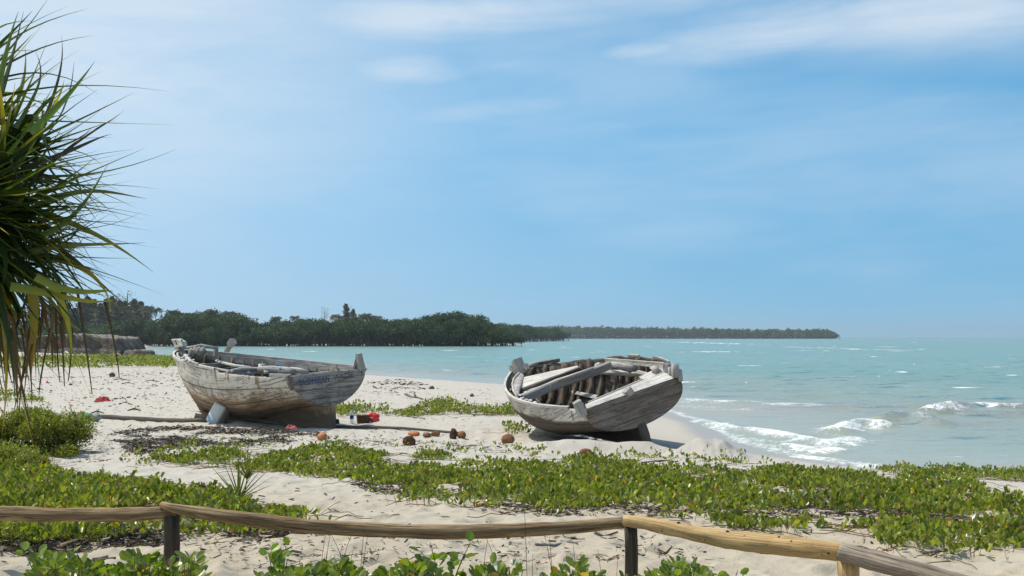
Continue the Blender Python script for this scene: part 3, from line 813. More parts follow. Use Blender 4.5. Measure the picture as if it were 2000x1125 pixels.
bl.rail(.02, .86, -1, .075, -.11, .016, M['grey_wood'], 'inner_plank', flat=6.0, rough=.05, seed=6)
bl.rail(.04, .10, 1, .13, -.03, .05, M['grey_wood'], 'inner_rail', seed=7)
# ladder-like slats left where the bow planks are gone
for a, b in (((353, 700), (369, 693)), ((359, 706), (371, 699)), ((367, 708), (379, 703))):
    MB().tube([bl.loc(*a, 1.58), bl.loc(*b, 1.58)], .022, 6, 4, .2, seed=a[0]).build('slat', M['pale_wood'], bl.root)
MB().tube([bl.loc(361, 694, 1.60), bl.loc(367, 702, 1.58), bl.loc(376, 709, 1.55), bl.loc(386, 712, 1.52)], .035, 8, 4, .2).build('bow_plank', M['pale_wood'], bl.root)
# stem head: dark neck and a carved white block
def P(x, y, yl): return bl.loc_y(x, y, yl)
MB().tube([P(360, 706, 0), P(356, 696, 0), P(351, 686, 0), P(347, 677, 0)], [.10, .095, .085, .075], 8, 4, .2, up=(0, 1, 0)).build('stem_neck', M['grey_wood'], bl.root)
c = [P(338, 662, .0), P(350, 661.5, .0), P(360, 667, .0), P(362, 677, .0), P(346, 679, .0)]
mb = MB(); V = [q + np.array([0, s_, 0]) for s_ in (-.075, .075) for q in c]
mb.add(V, [(0, 1, 2, 3, 4), (9, 8, 7, 6, 5)] + [((i + 1) % 5, i, i + 5, (i + 1) % 5 + 5) for i in range(5)]); sh = mb.build('stem_head', M['pale_wood'], bl.root, smooth=False)
bv = sh.modifiers.new('bevel', 'BEVEL'); bv.width = .02; bv.segments = 2
mb = MB(); mb.tube([P(341.5, 664, .080), P(346, 674, .080)], .012, 6).build('slot_shade', M['post_dark'], sh)  # solid dark rod standing in for the shade of a slot
mb = MB(); mb.tube([P(354.5, 664.5, .06), P(355.5, 665.5, .085)], .022, 8).build('hole_shade', M['post_dark'], sh)  # solid dark peg standing in for the shade of a hole
bow = lambda x, y, z=1.62: bl.loc(x, y, z)
MB().tube([bl.loc_y(354, 680, .0), bl.loc_y(372, 679, -.05), bl.loc_y(392, 675.5, -.15), bl.loc_y(408, 677.5, -.3), bl.loc_y(426, 680.5, -.45)], [.03, .045, .05, .042, .035], 9, 3, .3, seed=2).build('bow_beam', M['grey_wood'], bl.root)
MB().tube([bl.loc_y(420, 695, -.5), bl.loc_y(422, 681, -.5)], [.05, .045], 8, 4, .2).build('timberhead', M['grey_wood'], bl.root)
MB().tube([bl.loc_y(440, 696, -.9), bl.loc_y(444, 684, -.9), bl.loc_y(451, 672, -.9)], [.055, .065, .055], 9, 4, .25, seed=4).build('timberhead', M['grey_wood'], bl.root)
MB().tube([bl.loc_y(449, 674, -.9), bl.loc_y(456, 666, -.9)], [.075, .085], 8, 5, .15, seed=8).build('timberhead_cap', M['grey_wood'], bl.root)
MB().tube([bl.loc_y(446, 692, -.86), bl.loc_y(446.5, 719, -.5)], .007, 5).build('hanging_line', M['dark_wood'], bl.root)
# loose poles lying inside
for i, (pts, rd, mt) in enumerate((
        ([(398, 694, 1.38), (430, 708, 1.30), (460, 715, 1.27), (490, 719, 1.25)], .045, 'pale_wood'),
        ([(446, 727, 1.33), (470, 722, 1.30), (500, 721, 1.28), (512, 722, 1.28)], .06, 'grey_wood'),
        ([(505, 722, 1.32), (530, 722, 1.32), (560, 724, 1.33), (572, 726, 1.33)], .085, 'grey_wood'),
        ([(368, 701, 1.30), (385, 700, 1.30), (405, 706, 1.25)], .05, 'dark_wood'),
        ([(566, 723, 1.30), (580, 723, 1.30), (600, 727, 1.26)], .07, 'pale_wood'),
        ([(430, 722, 1.34), (470, 717, 1.22), (520, 716, 1.22)], .03, 'dark_wood'))):
    MB().tube([bl.loc(*q) for q in pts], rd, 10, 2.2, .3, seed=i * 2 + 1, jag=.04).build('loose_pole', M[mt], bl.root)
MB().tube([bl.loc(509, 721, 1.32), bl.loc(510, 715, 1.38), bl.loc(516, 714, 1.40)], [.06, .085, .05], 9, 2.5, .4).build('log_stub', M['pale_wood'], bl.root)
MB().tube([bl.loc(516, 727, 1.36), bl.loc(524, 727, 1.36)], [.045, .035], 8, 2.2, .4).build('broken_stub', M['pale_wood'], bl.root)
# cross beam (thwart) and bow bulkhead in shade
for u in (.22, .5, .74):
    a, b = bl.side_pt(u, .86, 1, .05), bl.side_pt(u, .86, -1, .05)
    MB().tube([a, (a + b) / 2 + (0, 0, .02), b], .05, 8, 4, .2, seed=int(u * 50)).build('thwart', M['grey_wood'], bl.root)
for i in range(7):
    q = [bl.side_pt(.06 + .1 * i, .12, 1, .07), bl.side_pt(.06 + .1 * i, .12, -1, .07)]
    MB().tube(q, .04, 8, 4, .2, seed=i).build('floor_timber', M['rib_wood'], bl.root)
cloth_m = plain('net_cloth', (0.20, 0.17, 0.12), .95, col2=(0.42, 0.40, 0.36), sc_=18)
mb = MB()
for i, (x, y, r) in enumerate(((376, 689, .12), (384, 685, .10), (390, 687, .13), (396, 686, .10), (388, 695, .11), (380, 697, .12), (393, 694, .08))): mb.blobm(bl.loc_y(x, y, -.05 - .03 * i), (r, r * .8, r), .6, i + 3, freq=3)
mb.build('net_bundle', cloth_m, bl.root)
blue = plain('blue_rope', (0.10, 0.24, 0.38), .8, sc_=20)
for i, (x, y, z) in enumerate(((543, 712, 1.42), (549, 715, 1.42), (548, 720, 1.40), (486, 728, 1.37))):
    mb = MB(); mb.blobm(bl.loc(x, y, z), (.035, .03, .035), .7, i, freq=3); mb.tube([bl.loc(x, y, z), bl.loc(x + 4, y + 1, z), bl.loc(x + 7, y + 3, z - .03)], .012, 5); mb.build('rope_knot', blue, bl.root)
# fore-end fittings of the stern corner: tall split post on the starboard corner
MB().tube([bl.loc_x(706, 722, -.02), bl.loc_x(703, 706, -.02), bl.loc_x(700.5, 690, -.02)], [.085, .075, .055], 8, 5, .15, seed=5).build('corner_post', M['grey_wood'], bl.root)
MB().tube([bl.loc_x(693, 722, .12), bl.loc_x(697, 706, .08), bl.loc_x(700, 692, .04)], [.04, .04, .03], 8, 5, .15, seed=6).build('corner_brace', M['dark_wood'], bl.root)
MB().tube([bl.loc_x(707, 726, -.05), bl.loc_x(713, 723, -.08), bl.loc_x(717, 719.5, -.10)], [.045, .03, .012], 8, 3, .4).build('broken_plank', M['grey_wood'], bl.root)
MB().tube([bl.loc_x(649, 724, .05), bl.loc_x(653, 716, .1), bl.loc_x(658, 712, .15), bl.loc_x(659, 722, .18)], .013, 6).build('rope_loop', plain('tan_rope', (0.35, .28, .12), .9), bl.root)
MB().tube([bl.loc_y(563, 735, 1.2), bl.loc_y(566, 748, 1.215), bl.loc_y(571, 762, 1.205)], [.045, .05, .035], 8, 5, .2, seed=9).build('corner_cleat', M['rib_wood'], bl.root)


def writing(body, size, mat, org, ex, up_, parent, sx_=1.0):
    cu = bpy.data.curves.new('lettering', 'FONT'); cu.body = body; cu.size = size; cu.extrude = .0015; cu.space_character = 1.05; cu.offset = .004
    cu.materials.append(mat); o = bpy.data.objects.new('lettering', cu); link(o, parent)
    ex = unit(np.array(ex, float)); up_ = unit(np.array(up_, float)); n = np.cross(ex, up_)
    from mathutils import Matrix
    m = Matrix([[ex[0] * sx_, up_[0], n[0], org[0]], [ex[1] * sx_, up_[1], n[1], org[1]], [ex[2] * sx_, up_[2], n[2], org[2]], [0, 0, 0, 1]])
    me = bpy.data.meshes.new_from_object(o.evaluated_get(bpy.context.evaluated_depsgraph_get())); bpy.data.objects.remove(o)
    me.transform(m); me.materials.clear(); me.materials.append(mat); o = bpy.data.objects.new('lettering', me); return link(o, parent)


def paint_mat(name, col, wear):
    m, t = newmat(name); o = t.n('TexCoord').outputs['Object']; n = t.noise(o, 16, 5, .7)
    p = t.n('BsdfPrincipled', {'Base Color': col, 'Roughness': .8}); tr = t.n('BsdfTransparent')
    t.nt.links.new(t.n('MixShader', {0: t.step(n, wear - .06, wear + .06), 1: tr.outputs[0], 2: p.outputs[0]}).outputs[0], t.n('OutputMaterial').inputs[0]); return m


zt = bl.d['ht']
writing('FAIDHIRAN', .205, paint_mat('blue_paint', (0.055, 0.075, 0.15), .44), (-.062, 1.00, zt - .235), (0, -1, .035), (0, 0, 1), bl.root, .86)
writing('WAZEE', .175, paint_mat('faded_paint', (0.085, 0.085, 0.09), .47), (-.062, -.07, zt - .185), (0, -1, .03), (0, 0, 1), bl.root, 1.05)

# ---- the heeled boat on the right
br = Boat({'X': 2.724, 'Y': 25.194, 'Z': 0.05, 'yaw': 1.952, 'roll': -0.287, 'pitch': -0.022, 'L': 6.408, 'xf': 4.4, 'wt': 1.083, 'w1': 2.381, 'x1': 2.034, 'w2': 1.19, 'x2': 4.175,
           'ht': 1.074, 'h1': 1.315, 'h2': 1.355, 'hb': 1.182, 'zb': 0.353, 'rake': 0.006, 'tm': 1.284, 'tz': 0.545},
          'wooden_boat', 'bleached wooden boat leaning on its side beside a heap of sand, ribs showing', M['hull_right'], M['transom_right'])
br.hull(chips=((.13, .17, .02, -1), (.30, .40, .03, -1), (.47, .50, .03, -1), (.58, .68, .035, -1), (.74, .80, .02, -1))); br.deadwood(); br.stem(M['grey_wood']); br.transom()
MB().tube([(-.09, 0, -.12), (-.085, .02, .05), (-.08, .0, .18), (-.07, 0, .40)], [.12, .085, .10, .07], 10, 3, .7, seed=4).build('sternpost', M['dark_wood'], br.root)
br.ribs(np.arange(.045, .93, .043), .064, M['rib_wood'], v1=lambda u, sd_: .965 + .03 * math.sin(u * 90), sides=(-1,), v0=.10)
br.ribs(np.arange(.07, .9, .07), .05, M['rib_wood'], v1=.93, sides=(1,))
br.rail(.0, .14, -1, .0, .010, .026, M['grey_wood'], seed=1); br.rail(.18, .31, -1, .0, .006, .024, M['grey_wood'], seed=8); br.rail(.41, .47, -1, .0, .006, .022, M['pale_wood'], seed=9); br.rail(.06, .98, 1, .0, .012, .030, M['pale_wood'], seed=2)
br.rail(.80, 1.0, -1, .0, .06, .045, M['dark_wood'], 'bow_rail', seed=3)
L = br.loc
# white board inside the starboard quarter
mb = MB(); a0, a1 = br.loc_y(1182, 699, -1.12), br.loc_y(1298, 707.5, -.98); b1, b0 = br.loc_y(1297, 717.5, -.98), br.loc_y(1185, 707, -1.12)
mb.slab(a0, a1, b1, b0, .035, seed=2, wob=.01).build('side_board', M['pale_wood'], br.root, smooth=False)
# stern cap: a wide sloping board along the transom top, with a loose strip inside it
def cap(p0, p1, q1, q0, name='stern_board', th=.04, sd_=0, mt='pale_wood'):
    return MB().slab(p0, p1, q1, q0, th, seed=sd_, wob=.012, nx=10).build(name, M[mt], br.root, smooth=False)
A0, A1 = br.loc_x(1146, 798, -.05), br.loc_x(1323, 736, -.05)
cap(A0, A0 * .5 + A1 * .5, br.loc_x(1226, 756, .16), br.loc_x(1143, 790, .10), sd_=1)
cap(A0 * .5 + A1 * .5 + (-.002, 0, .004), A1, br.loc_x(1306, 722, .30), br.loc_x(1228, 754, .17), sd_=4)
cap(br.loc_x(1262, 746, .30), br.loc_x(1312, 728, .32), br.loc_x(1294, 714, .62), br.loc_x(1248, 736, .62), 'loose_board', .03, 7)
MB().tube([br.loc_x(1150, 786, .35), br.loc_x(1200, 765, .38), br.loc_x(1256, 741, .42)], .020, 6, 4, .2).build('batten', M['pale_wood'], br.root)
MB().tube([br.loc_x(1148, 790, .30), br.loc_x(1200, 768, .32), br.loc_x(1262, 742, .36)], .022, 6, 4, .2).build('batten', M['grey_wood'], br.root)
for pts, rd in (([(1139, 812), (1133, 798), (1126, 784)], .085), ([(1230, 771), (1227, 766), (1223, 761)], .085)):
    MB().tube([br.loc_x(*q, -.02) for q in pts], rd, 8, 5, .15, seed=int(rd * 100)).build('corner_timber', M['grey_wood'], br.root)
for x, y0, y1, rd, xx in ((1319, 737, 711, .075, -.03), (1311, 735, 717, .06, .10), (1303, 733, 709, .07, .25), (1328, 745, 721, .05, -.05)):
    MB().tube([br.loc_x(x + 1, y0, xx), br.loc_x(x, (y0 + y1) / 2, xx), br.loc_x(x - 1, y1, xx)], [rd, rd, rd * .9], 8, 3.5, .3, seed=x).build('corner_timber', M['grey_wood'], br.root)
MB().tube([br.loc_x(1282, 722, .5), br.loc_x(1276, 716, .55), br.loc_x(1284, 728, .5)], [.05, .09, .05], 8, 2.5, .6).build('splinter', M['pale_wood'], br.root)
# long beam, the thick log beyond its bend and the crooked pale log
MB().tube([L(1012, 781, 1.06), L(1045, 768, 1.10), L(1090, 749, 1.16), L(1140, 733, 1.2), L(1168, 722, 1.22), L(1192, 713, 1.24)], [.10, .105, .11, .10, .095, .09], 10, 4.5, .22, seed=3, jag=.05).build('long_beam', M['grey_wood'], br.root)
MB().tube([L(1090, 743, 1.28), L(1130, 729, 1.31), L(1160, 719, 1.335)], .035, 8, 3, .4, seed=13).build('beam_cap', M['pale_wood'], br.root)
MB().tube([L(1190, 714, 1.2), L(1212, 714, 1.2), L(1240, 719, 1.18)], [.085, .09, .085], 12, 2.2, .25, seed=5, jag=.03).build('short_log', M['grey_wood'], br.root)
MB().tube([L(1130, 729, .95), L(1160, 727, .96), L(1196, 727, .98), L(1212, 728, .98), L(1230, 732, .96), L(1246, 729, .98), L(1275, 735, .94)], [.05, .055, .06, .06, .05, .065, .055], 12, 2, .3, seed=6).build('crooked_log', M['pale_wood'], br.root)
MB().blobm(L(1168, 716, 1.12), (.10, .08, .10), .3, 8).build('log_end', M['pale_wood'], br.root)
# foredeck panel with its dark edge beam
cap(L(1016, 759, 1.10), L(1130, 716, 1.22), L(1128, 714, 1.24), L(1022, 737, 1.16), 'foredeck', .03, 11)
MB().slab(L(1014, 761, 1.09), L(1131, 717, 1.21), L(1140, 722, 1.10), L(1014, 770, .98), .05, nx=10, seed=3, wob=.03).build('deck_beam', M['dark_wood'], br.root, smooth=False)
cap(L(1022, 768, 1.02), L(1100, 742, 1.12), L(1100, 739, 1.12), L(1022, 764, 1.02), 'deck_strip', .02, 13)
# upright broken plank at the bow
mb = MB(); c1 = [(1016, 727), (1004, 739), (1001, 750), (1003, 763), (1009, 775)]; c2 = [(1023, 732), (1019, 741), (1016, 752), (1013, 764), (1012, 776)]
V = [L(*q, 1.2) for q in c1] + [L(*q, 1.2) for q in c2]; V2 = [v + np.array([.02, -.02, -.05]) for v in V]
F = [(i, i + 1, i + 6, i + 5) for i in range(4)] + [(i + 10, i + 15, i + 16, i + 11) for i in range(4)] + [(i, i + 10, i + 11, i + 1) for i in range(4)] + [(i + 5, i + 6, i + 16, i + 15) for i in range(4)] + [(0, 5, 15, 10), (4, 14, 19, 9)]
mb.add(V + V2, F).build('bow_plank', M['grey_wood'], br.root)
MB().tube([L(1015.5, 726.5, 1.22), L(1003.5, 739, 1.22), L(1000.5, 750, 1.21), L(1002.5, 763, 1.2), L(1009, 775, 1.18)], .022, 7, 3, .2).build('plank_edge', M['pale_wood'], br.root)
for a, b in (((994, 759), (1002, 754)), ((994, 765), (1001, 760)), ((998, 746), (1003, 742))):
    MB().tube([L(*a, 1.12), L(*b, 1.14)], .018, 6, 4, .2).build('slat', M['pale_wood'], br.root)
# stem head blocks
def stem_block(pts, w):
    mb = MB(); c = [br.loc_y(x, y, 0) for x, y in pts]; k = len(c); V = [q + np.array([0, s_, 0]) for s_ in (-w, w) for q in c]
    mb.add(V, [tuple(range(k))[::-1], tuple(range(k, 2 * k))] + [(i, (i + 1) % k, (i + 1) % k + k, i + k) for i in range(k)]); o = mb.build('stem_head', M['grey_wood'], br.root, smooth=False)
    b = o.modifiers.new('bevel', 'BEVEL'); b.width = .02; b.segments = 2; return o
for pts, rd in (([(1021, 732), (1008.5, 703)], .115), ([(1009, 734), (999.5, 715)], .07), ([(1031, 722), (1026, 711)], .045)):
    MB().tube([br.loc_y(*q, 0) for q in pts], rd, 8, 6, .08, seed=int(rd * 99), up=(0, 1, 0)).build('stem_head', M['grey_wood'], br.root)
MB().tube([br.loc_y(1001, 728.5, 0), br.loc_y(1030, 717.5, -.1), br.loc_y(1042, 712, -.25), br.loc_y(1056, 707.5, -.5), br.loc_y(1071, 706, -.75)], [.05, .05, .05, .045, .04], 9, 3, .25, seed=7).build('bow_rail', M['grey_wood'], br.root)
# inside: bottom boards, a low plank, ties of rope
MB().slab(L(1118, 764, .6), L(1168, 773, .5), L(1166, 781, .45), L(1118, 770, .55), .03, seed=5).build('bottom_board', M['grey_wood'], br.root, smooth=False)
MB().slab(L(1199, 748, .7), L(1232, 751, .7), L(1230, 760, .6), L(1199, 757, .6), .03, seed=6).build('bottom_board', M['dark_wood'], br.root, smooth=False)
for i in range(8):
    q = [br.side_pt(.06 + .1 * i, .14, 1, .07), br.side_pt(.06 + .1 * i, .14, -1, .07)]
    MB().tube(q, .045, 8, 4, .2, seed=i).build('floor_timber', M['rib_wood'], br.root)
tie = plain('tie_rope', (0.30, 0.24, 0.16), .9)
for x, y in ((1076, 752), (1110, 741)):
    c = L(x, y, 1.2); MB().tube([c + (0, 0, .0), c + (.0, .02, -.16), c + (.01, .03, -.34)], .016, 6, rough=.5).build('rope_tie', tie, br.root)
teal = plain('teal_rope', (0.08, 0.33, 0.33), .8)
mb = MB(); c = L(1031, 765, 1.16)
for i in range(6):
    th = rng.uniform(0, 6.28); mb.tube([c, c + np.array([.05 * math.cos(th), .05 * math.sin(th), .03]), c + np.array([.11 * math.cos(th + .5), .11 * math.sin(th + .5), .0])], .01, 5)
mb.build('rope_knot', teal, br.root)
for i, (x, y) in enumerate(((1020, 779), (1028, 782), (1036, 783), (1045, 787), (1016, 773))): MB().blobm(L(x, y, 1.16), (.06, .05, .035), .5, i, freq=3).build('wood_chunk', M['pale_wood'], br.root)
# ------------------------------------------------------------------ rail fence
fence = empty('rail_fence', at_plane(335, 1105, .78)); tag(fence, 'low rail fence of rough unpainted poles across the foreground', 'fence')
fo = np.array(fence.location)
def frail(pts, rad, mt, sq=2.2, seed=0, rough=.22, knots=0):
    P = np.array([at_dist(*q) for q in pts]) - fo
    n = 40; s0 = np.concatenate([[0], np.cumsum(np.linalg.norm(np.diff(P, axis=0), axis=1))]); tt = np.linspace(0, s0[-1], n)
    Q_ = np.stack([np.interp(tt, s0, P[:, k]) for k in range(3)], 1)
    ker = np.array([1, 2, 3, 2, 1]) / 9.
    for k in range(3): Q_[2:-2, k] = np.convolve(Q_[:, k], ker, 'valid')
    rr = np.interp(tt, s0, rad) * (1 + .34 * (fbm(tt * 3 + seed, tt * 0, 4, 5) - .5))
    mb = MB(); mb.tube(Q_, rr, 18, sq, rough, seed=seed, jag=.03)
    o = mb.build('rail', M[mt], fence)
    if knots:
        for i in range(knots):
            j = int((i + .5) / knots * n * .96 + rng.uniform(-1, 1)) + 1; j = min(max(j, 1), n - 2); a = rng.uniform(-.3, 3.0)
            c = Q_[j] + rr[j] * np.array([0, -math.sin(a) * .99, math.cos(a) * .99 if a > .2 else .99]); MB().blobm(c * 1.0, (.012, .009, .009), .3, i, 8, 5).build('knot', M['post_dark'], o)
    return o
frail([(-160, 1006, 8.25), (0, 1003, 8.1), (120, 1006, 8.05), (240, 1005, 8.0), (345, 1001, 7.96)], [.044, .044, .043, .041, .038], 'rail_wood', seed=1)
frail([(316, 986, 7.93), (345, 995, 7.90), (420, 1005, 7.87), (520, 1019, 7.82), (620, 1029, 7.78), (740, 1036, 7.74), (860, 1040, 7.7), (980, 1037, 7.68), (1100, 1031, 7.66), (1226, 1021, 7.66)], [.026, .034, .040, .042, .042, .043, .044, .043, .040, .036], 'rail_wood', seed=2)
frail([(1219, 1016, 7.58), (1240, 1019, 7.56), (1300, 1029, 7.45), (1370, 1045, 7.3), (1420, 1054, 7.2), (1520, 1064, 7.0), (1600, 1073, 6.85), (1652, 1080, 6.76)], [.030, .036, .040, .045, .050, .052, .050, .048], 'rail_pale', seed=3, knots=26)
frail([(1640, 1078, 6.70), (1700, 1092, 6.6), (1800, 1121, 6.4), (1900, 1150, 6.2)], [.045, .052, .050, .050], 'rail_grey', seed=4)
for x, yt, Yd, rd, mt in ((335, 1006, 7.96, .049, 'post_dark'), (1232, 1027, 7.62, .041, 'post_dark'), (1656, 1090, 6.74, .058, 'rail_pale')):
    p = at_dist(x, yt, Yd); g = hz1(p[0], p[1]); z = np.linspace(g - .25, p[2], 8)
    MB().tube(np.stack([np.full(8, p[0]) + .004 * np.sin(z * 9), np.full(8, p[1]), z], 1) - fo, rd, 16, 2.2, .12, seed=x).build('post', M[mt], fence)

# ------------------------------------------------------------------ creeping beach plants
def green(n, dark=(0.065, 0.100, 0.014), light=(0.31, 0.335, 0.040), yellow=.010, brown=.05, pw=1.1):
    t = rng.random(n)[:, None] ** pw; c = np.array(dark) * (1 - t) + np.array(light) * t
    y = rng.random(n); c[y < yellow] = (0.55, 0.34, 0.02); c[(y > yellow) & (y < yellow + brown)] = (0.22, 0.15, 0.07); return c


def creeper(name, label, poly, n, size, seed, thr=.44, nscale=1.1, zrange=(.02, .13), lo=None, tpl=LEAF2, fringe=14, stems=True, col=None, upb=.9, runners=True):
    """runners, each with a few upright folded leaves, scattered over the sand inside an outline"""
    poly = np.array(poly, float); W_ = np.array([at(*q)[:2] for q in poly]); a, b = W_.min(0), W_.max(0)
    out = []; tot = 0
    for _ in range(60):
        c = rng.uniform(a, b, (n, 2)); z = base_height(c[:, 0], c[:, 1]); pp = proj(np.stack([c[:, 0], c[:, 1], z], 1))
        jx = pp + (fbm(c[:, 0] * 1.5, c[:, 1] * 1.5, 3, seed) - .5)[:, None] * fringe * np.array([1.5, 1.2])
        k = in_poly(jx, poly); f = fbm(c[:, 0] / nscale, c[:, 1] / nscale, 4, seed)
        k &= (f + rng.normal(0, .05, n)) > thr; out.append(c[k]); tot += k.sum()
        if tot > n: break
    c = np.concatenate(out)[:n]
    if not len(c): return
    m = 5; n = len(c)                                        # a tuft of m leaves on each spot
    c = np.repeat(c, m, 0) + rng.normal(0, size * .8, (n * m, 2)); N = n * m
    g = base_height(c[:, 0], c[:, 1]) + .01
    hgt = np.repeat(rng.uniform(*zrange, n), m) * (.55 + .9 * rng.random(N)); hgt = hgt * (.45 + 1.1 * sst(vnoise(c[:, 0] * 2.2, c[:, 1] * 2.2, seed + 2), .2, .8)); th = rng.uniform(0, 2 * np.pi, N)
    D = np.stack([np.cos(th), np.sin(th), rng.uniform(.3, 2.2, N)], 1); Nn = rand_dir(N, upb * .6)
    sz = size * rng.uniform(.5, 1.35, N); cc = green(N) if col is None else col(N)
    P_ = np.stack([c[:, 0], c[:, 1], g + hgt], 1); V, Q_, T_ = leaves(P_, D, Nn, sz, sz * rng.uniform(.45, .72, N), tpl, cc)
    if stems:
        k = rng.random(N) < .22; Pk = P_[k]; w = .003; r_ = unit(np.cross(rand_dir(k.sum()), (0, 0, 1.)))
        foot = Pk.copy(); foot[:, 2] = g[k] - .01; foot[:, :2] += rng.normal(0, .02, (k.sum(), 2))
        SV = np.stack([foot - r_ * w, foot + r_ * w, Pk + r_ * w, Pk - r_ * w], 1).reshape(-1, 3); SQ = np.arange(len(SV)).reshape(-1, 4)
        Q_ = np.concatenate([Q_, SQ + len(V)]); V = np.concatenate([V, SV]); T_ = np.concatenate([T_, np.tile((.13, .12, .045), (len(SV), 1))])
    if runners:                                              # long bare runners over the sand
        s0 = c[rng.integers(0, N, N // 22)]; th0 = rng.uniform(0, 6.28, len(s0)); RV = []
        for p_, a_ in zip(s0, th0):
            m_ = 7; L_ = rng.uniform(.3, 1.1); aa = a_ + np.cumsum(rng.normal(0, .25, m_)); st_ = L_ / m_; xy = p_ + np.cumsum(np.stack([np.cos(aa), np.sin(aa)], 1) * st_, 0); RV.append(xy)
        RV = np.array(RV); zz = height(RV[..., 0].ravel(), RV[..., 1].ravel()).reshape(RV.shape[:2]) + rng.uniform(.006, .03, RV.shape[:2]); Cn = np.concatenate([RV, zz[..., None]], 2)
        side = np.array([0, .35, 1.0]) * .0035; A_ = Cn[:, :-1] - side; B_ = Cn[:, :-1] + side; C_ = Cn[:, 1:] + side; D_ = Cn[:, 1:] - side
        SV = np.stack([A_, D_, C_, B_], 2).reshape(-1, 3); Q_ = np.concatenate([Q_, np.arange(len(SV)).reshape(-1, 4) + len(V)]); V = np.concatenate([V, SV]); T_ = np.concatenate([T_, np.tile((.16, .09, .05), (len(SV), 1))])
    o = bulk(name, V, Q_, M['leaf'], T_, origin=(float(c[:, 0].mean()), float(c[:, 1].mean()), float(g.mean()))); tag(o, label, 'creeping plant', kind='stuff'); return o


MAIN = [(262, 912), (330, 902), (390, 893), (450, 888), (520, 892), (590, 883), (650, 882), (760, 890), (850, 892), (910, 902), (1000, 915), (1080, 906), (1150, 904), (1210, 906), (1260, 916), (1350, 922), (1450, 926), (1600, 928), (1700, 932), (1800, 936), (1850, 950),
        (1930, 965), (2060, 1000), (2060, 1040), (1950, 1055), (1870, 1062), (1780, 1045), (1660, 1038), (1560, 1044), (1460, 1038), (1390, 1030), (1350, 1004), (1250, 1000), (1150, 1003), (1000, 990), (940, 992), (880, 988), (830, 975), (740, 950), (690, 945), (600, 930), (540, 925), (420, 915), (330, 908)]
creeper('beach_creeper', 'broad mat of green beach creeper between the boats and the rail fence', MAIN, 7000, .070, 101, thr=.475, nscale=.65, zrange=(.01, .075))
creeper('beach_creeper', 'thin band of green creeper along the water edge at the right', [(1700, 920), (1760, 921), (1860, 925), (1950, 927), (2080, 930), (2080, 948), (1950, 944), (1880, 945), (1800, 938), (1740, 930)], 460, .070, 111, thr=.38, zrange=(.015, .085), fringe=5)
creeper('beach_creeper', 'thick green creeper spreading behind the left rail and below the round bush', [(-90, 930), (0, 930), (60, 936), (120, 932), (175, 930), (235, 948), (310, 963), (400, 975), (500, 990), (580, 1004), (600, 1018), (520, 1020), (430, 1030), (330, 1022), (220, 1015), (100, 1010), (-90, 1010)], 3000, .068, 121, thr=.455, nscale=.7, zrange=(.015, .11))
creeper('beach_creeper', 'far green strip of creeper on the beach left of the upright boat', [(-90, 703), (60, 702), (200, 699), (280, 700), (356, 702), (362, 712), (330, 720), (240, 719), (150, 722), (-90, 724)], 2200, .16, 131, thr=.22, nscale=4, zrange=(.03, .22), fringe=3, stems=False)
creeper('beach_creeper', 'ragged line of creeper on the sand between the two boats', [(648, 796), (700, 798), (740, 806), (800, 802), (850, 788), (880, 792), (930, 800), (1012, 804), (1012, 813), (930, 814), (850, 812), (810, 818), (760, 812), (700, 812), (655, 816)], 700, .075, 141, thr=.43, nscale=1.2, zrange=(.03, .15), fringe=6)
creeper('beach_creeper', 'small patch of creeper beside the bow of the leaning boat', [(980, 840), (1000, 830), (1020, 838), (1034, 852), (1010, 854), (985, 850)], 26, .085, 151, thr=.2, zrange=(.03, .15), fringe=1)
creeper('beach_creeper', 'patch of creeper on the sand above the round bush', [(-90, 765), (10, 766), (60, 774), (90, 786), (20, 788), (-90, 790)], 240, .085, 161, thr=.3, zrange=(.03, .12), fringe=2)
creeper('beach_creeper', 'scattered sprigs of creeper on bare sand beyond the grey rail', [(1700, 1035), (1850, 1050), (2060, 1040), (2060, 1075), (1900, 1085), (1850, 1095), (1760, 1075), (1740, 1085)], 150, .06, 171, thr=.55, nscale=.5, zrange=(.02, .09), fringe=4)
creeper('beach_creeper', 'sparse sprigs scattered on the sand along the mat top', [(230, 905), (300, 880), (400, 868), (600, 862), (850, 868), (1000, 880), (1300, 890), (1500, 905), (1500, 915), (1200, 905), (900, 890), (500, 885), (300, 915)], 170, .065, 181, thr=.52, nscale=.7, zrange=(.02, .12), fringe=4)
creeper('beach_creeper', 'sparse sprigs of creeper on the sand below the wide mat', [(680, 945), (800, 985), (1000, 1000), (1230, 1005), (1330, 1010), (1400, 1040), (1300, 1015), (1000, 1010), (780, 990)], 60, .055, 191, thr=.5, nscale=.4, zrange=(.02, .1), fringe=4)
creeper('beach_creeper', 'sprigs of creeper under the left rail among brown litter', [(-90, 1030), (330, 1038), (600, 1030), (640, 1045), (500, 1050), (300, 1048), (100, 1075), (-90, 1080)], 330, .055, 195, thr=.46, nscale=.5, zrange=(.02, .09), fringe=4)

creeper('beach_creeper', 'loose fringe of weeds and creeper on the sand below the round bush', [(-90, 888), (20, 888), (70, 905), (95, 925), (60, 935), (-90, 928)], 330, .05, 199, thr=.40, nscale=.4, zrange=(.03, .18), fringe=4)

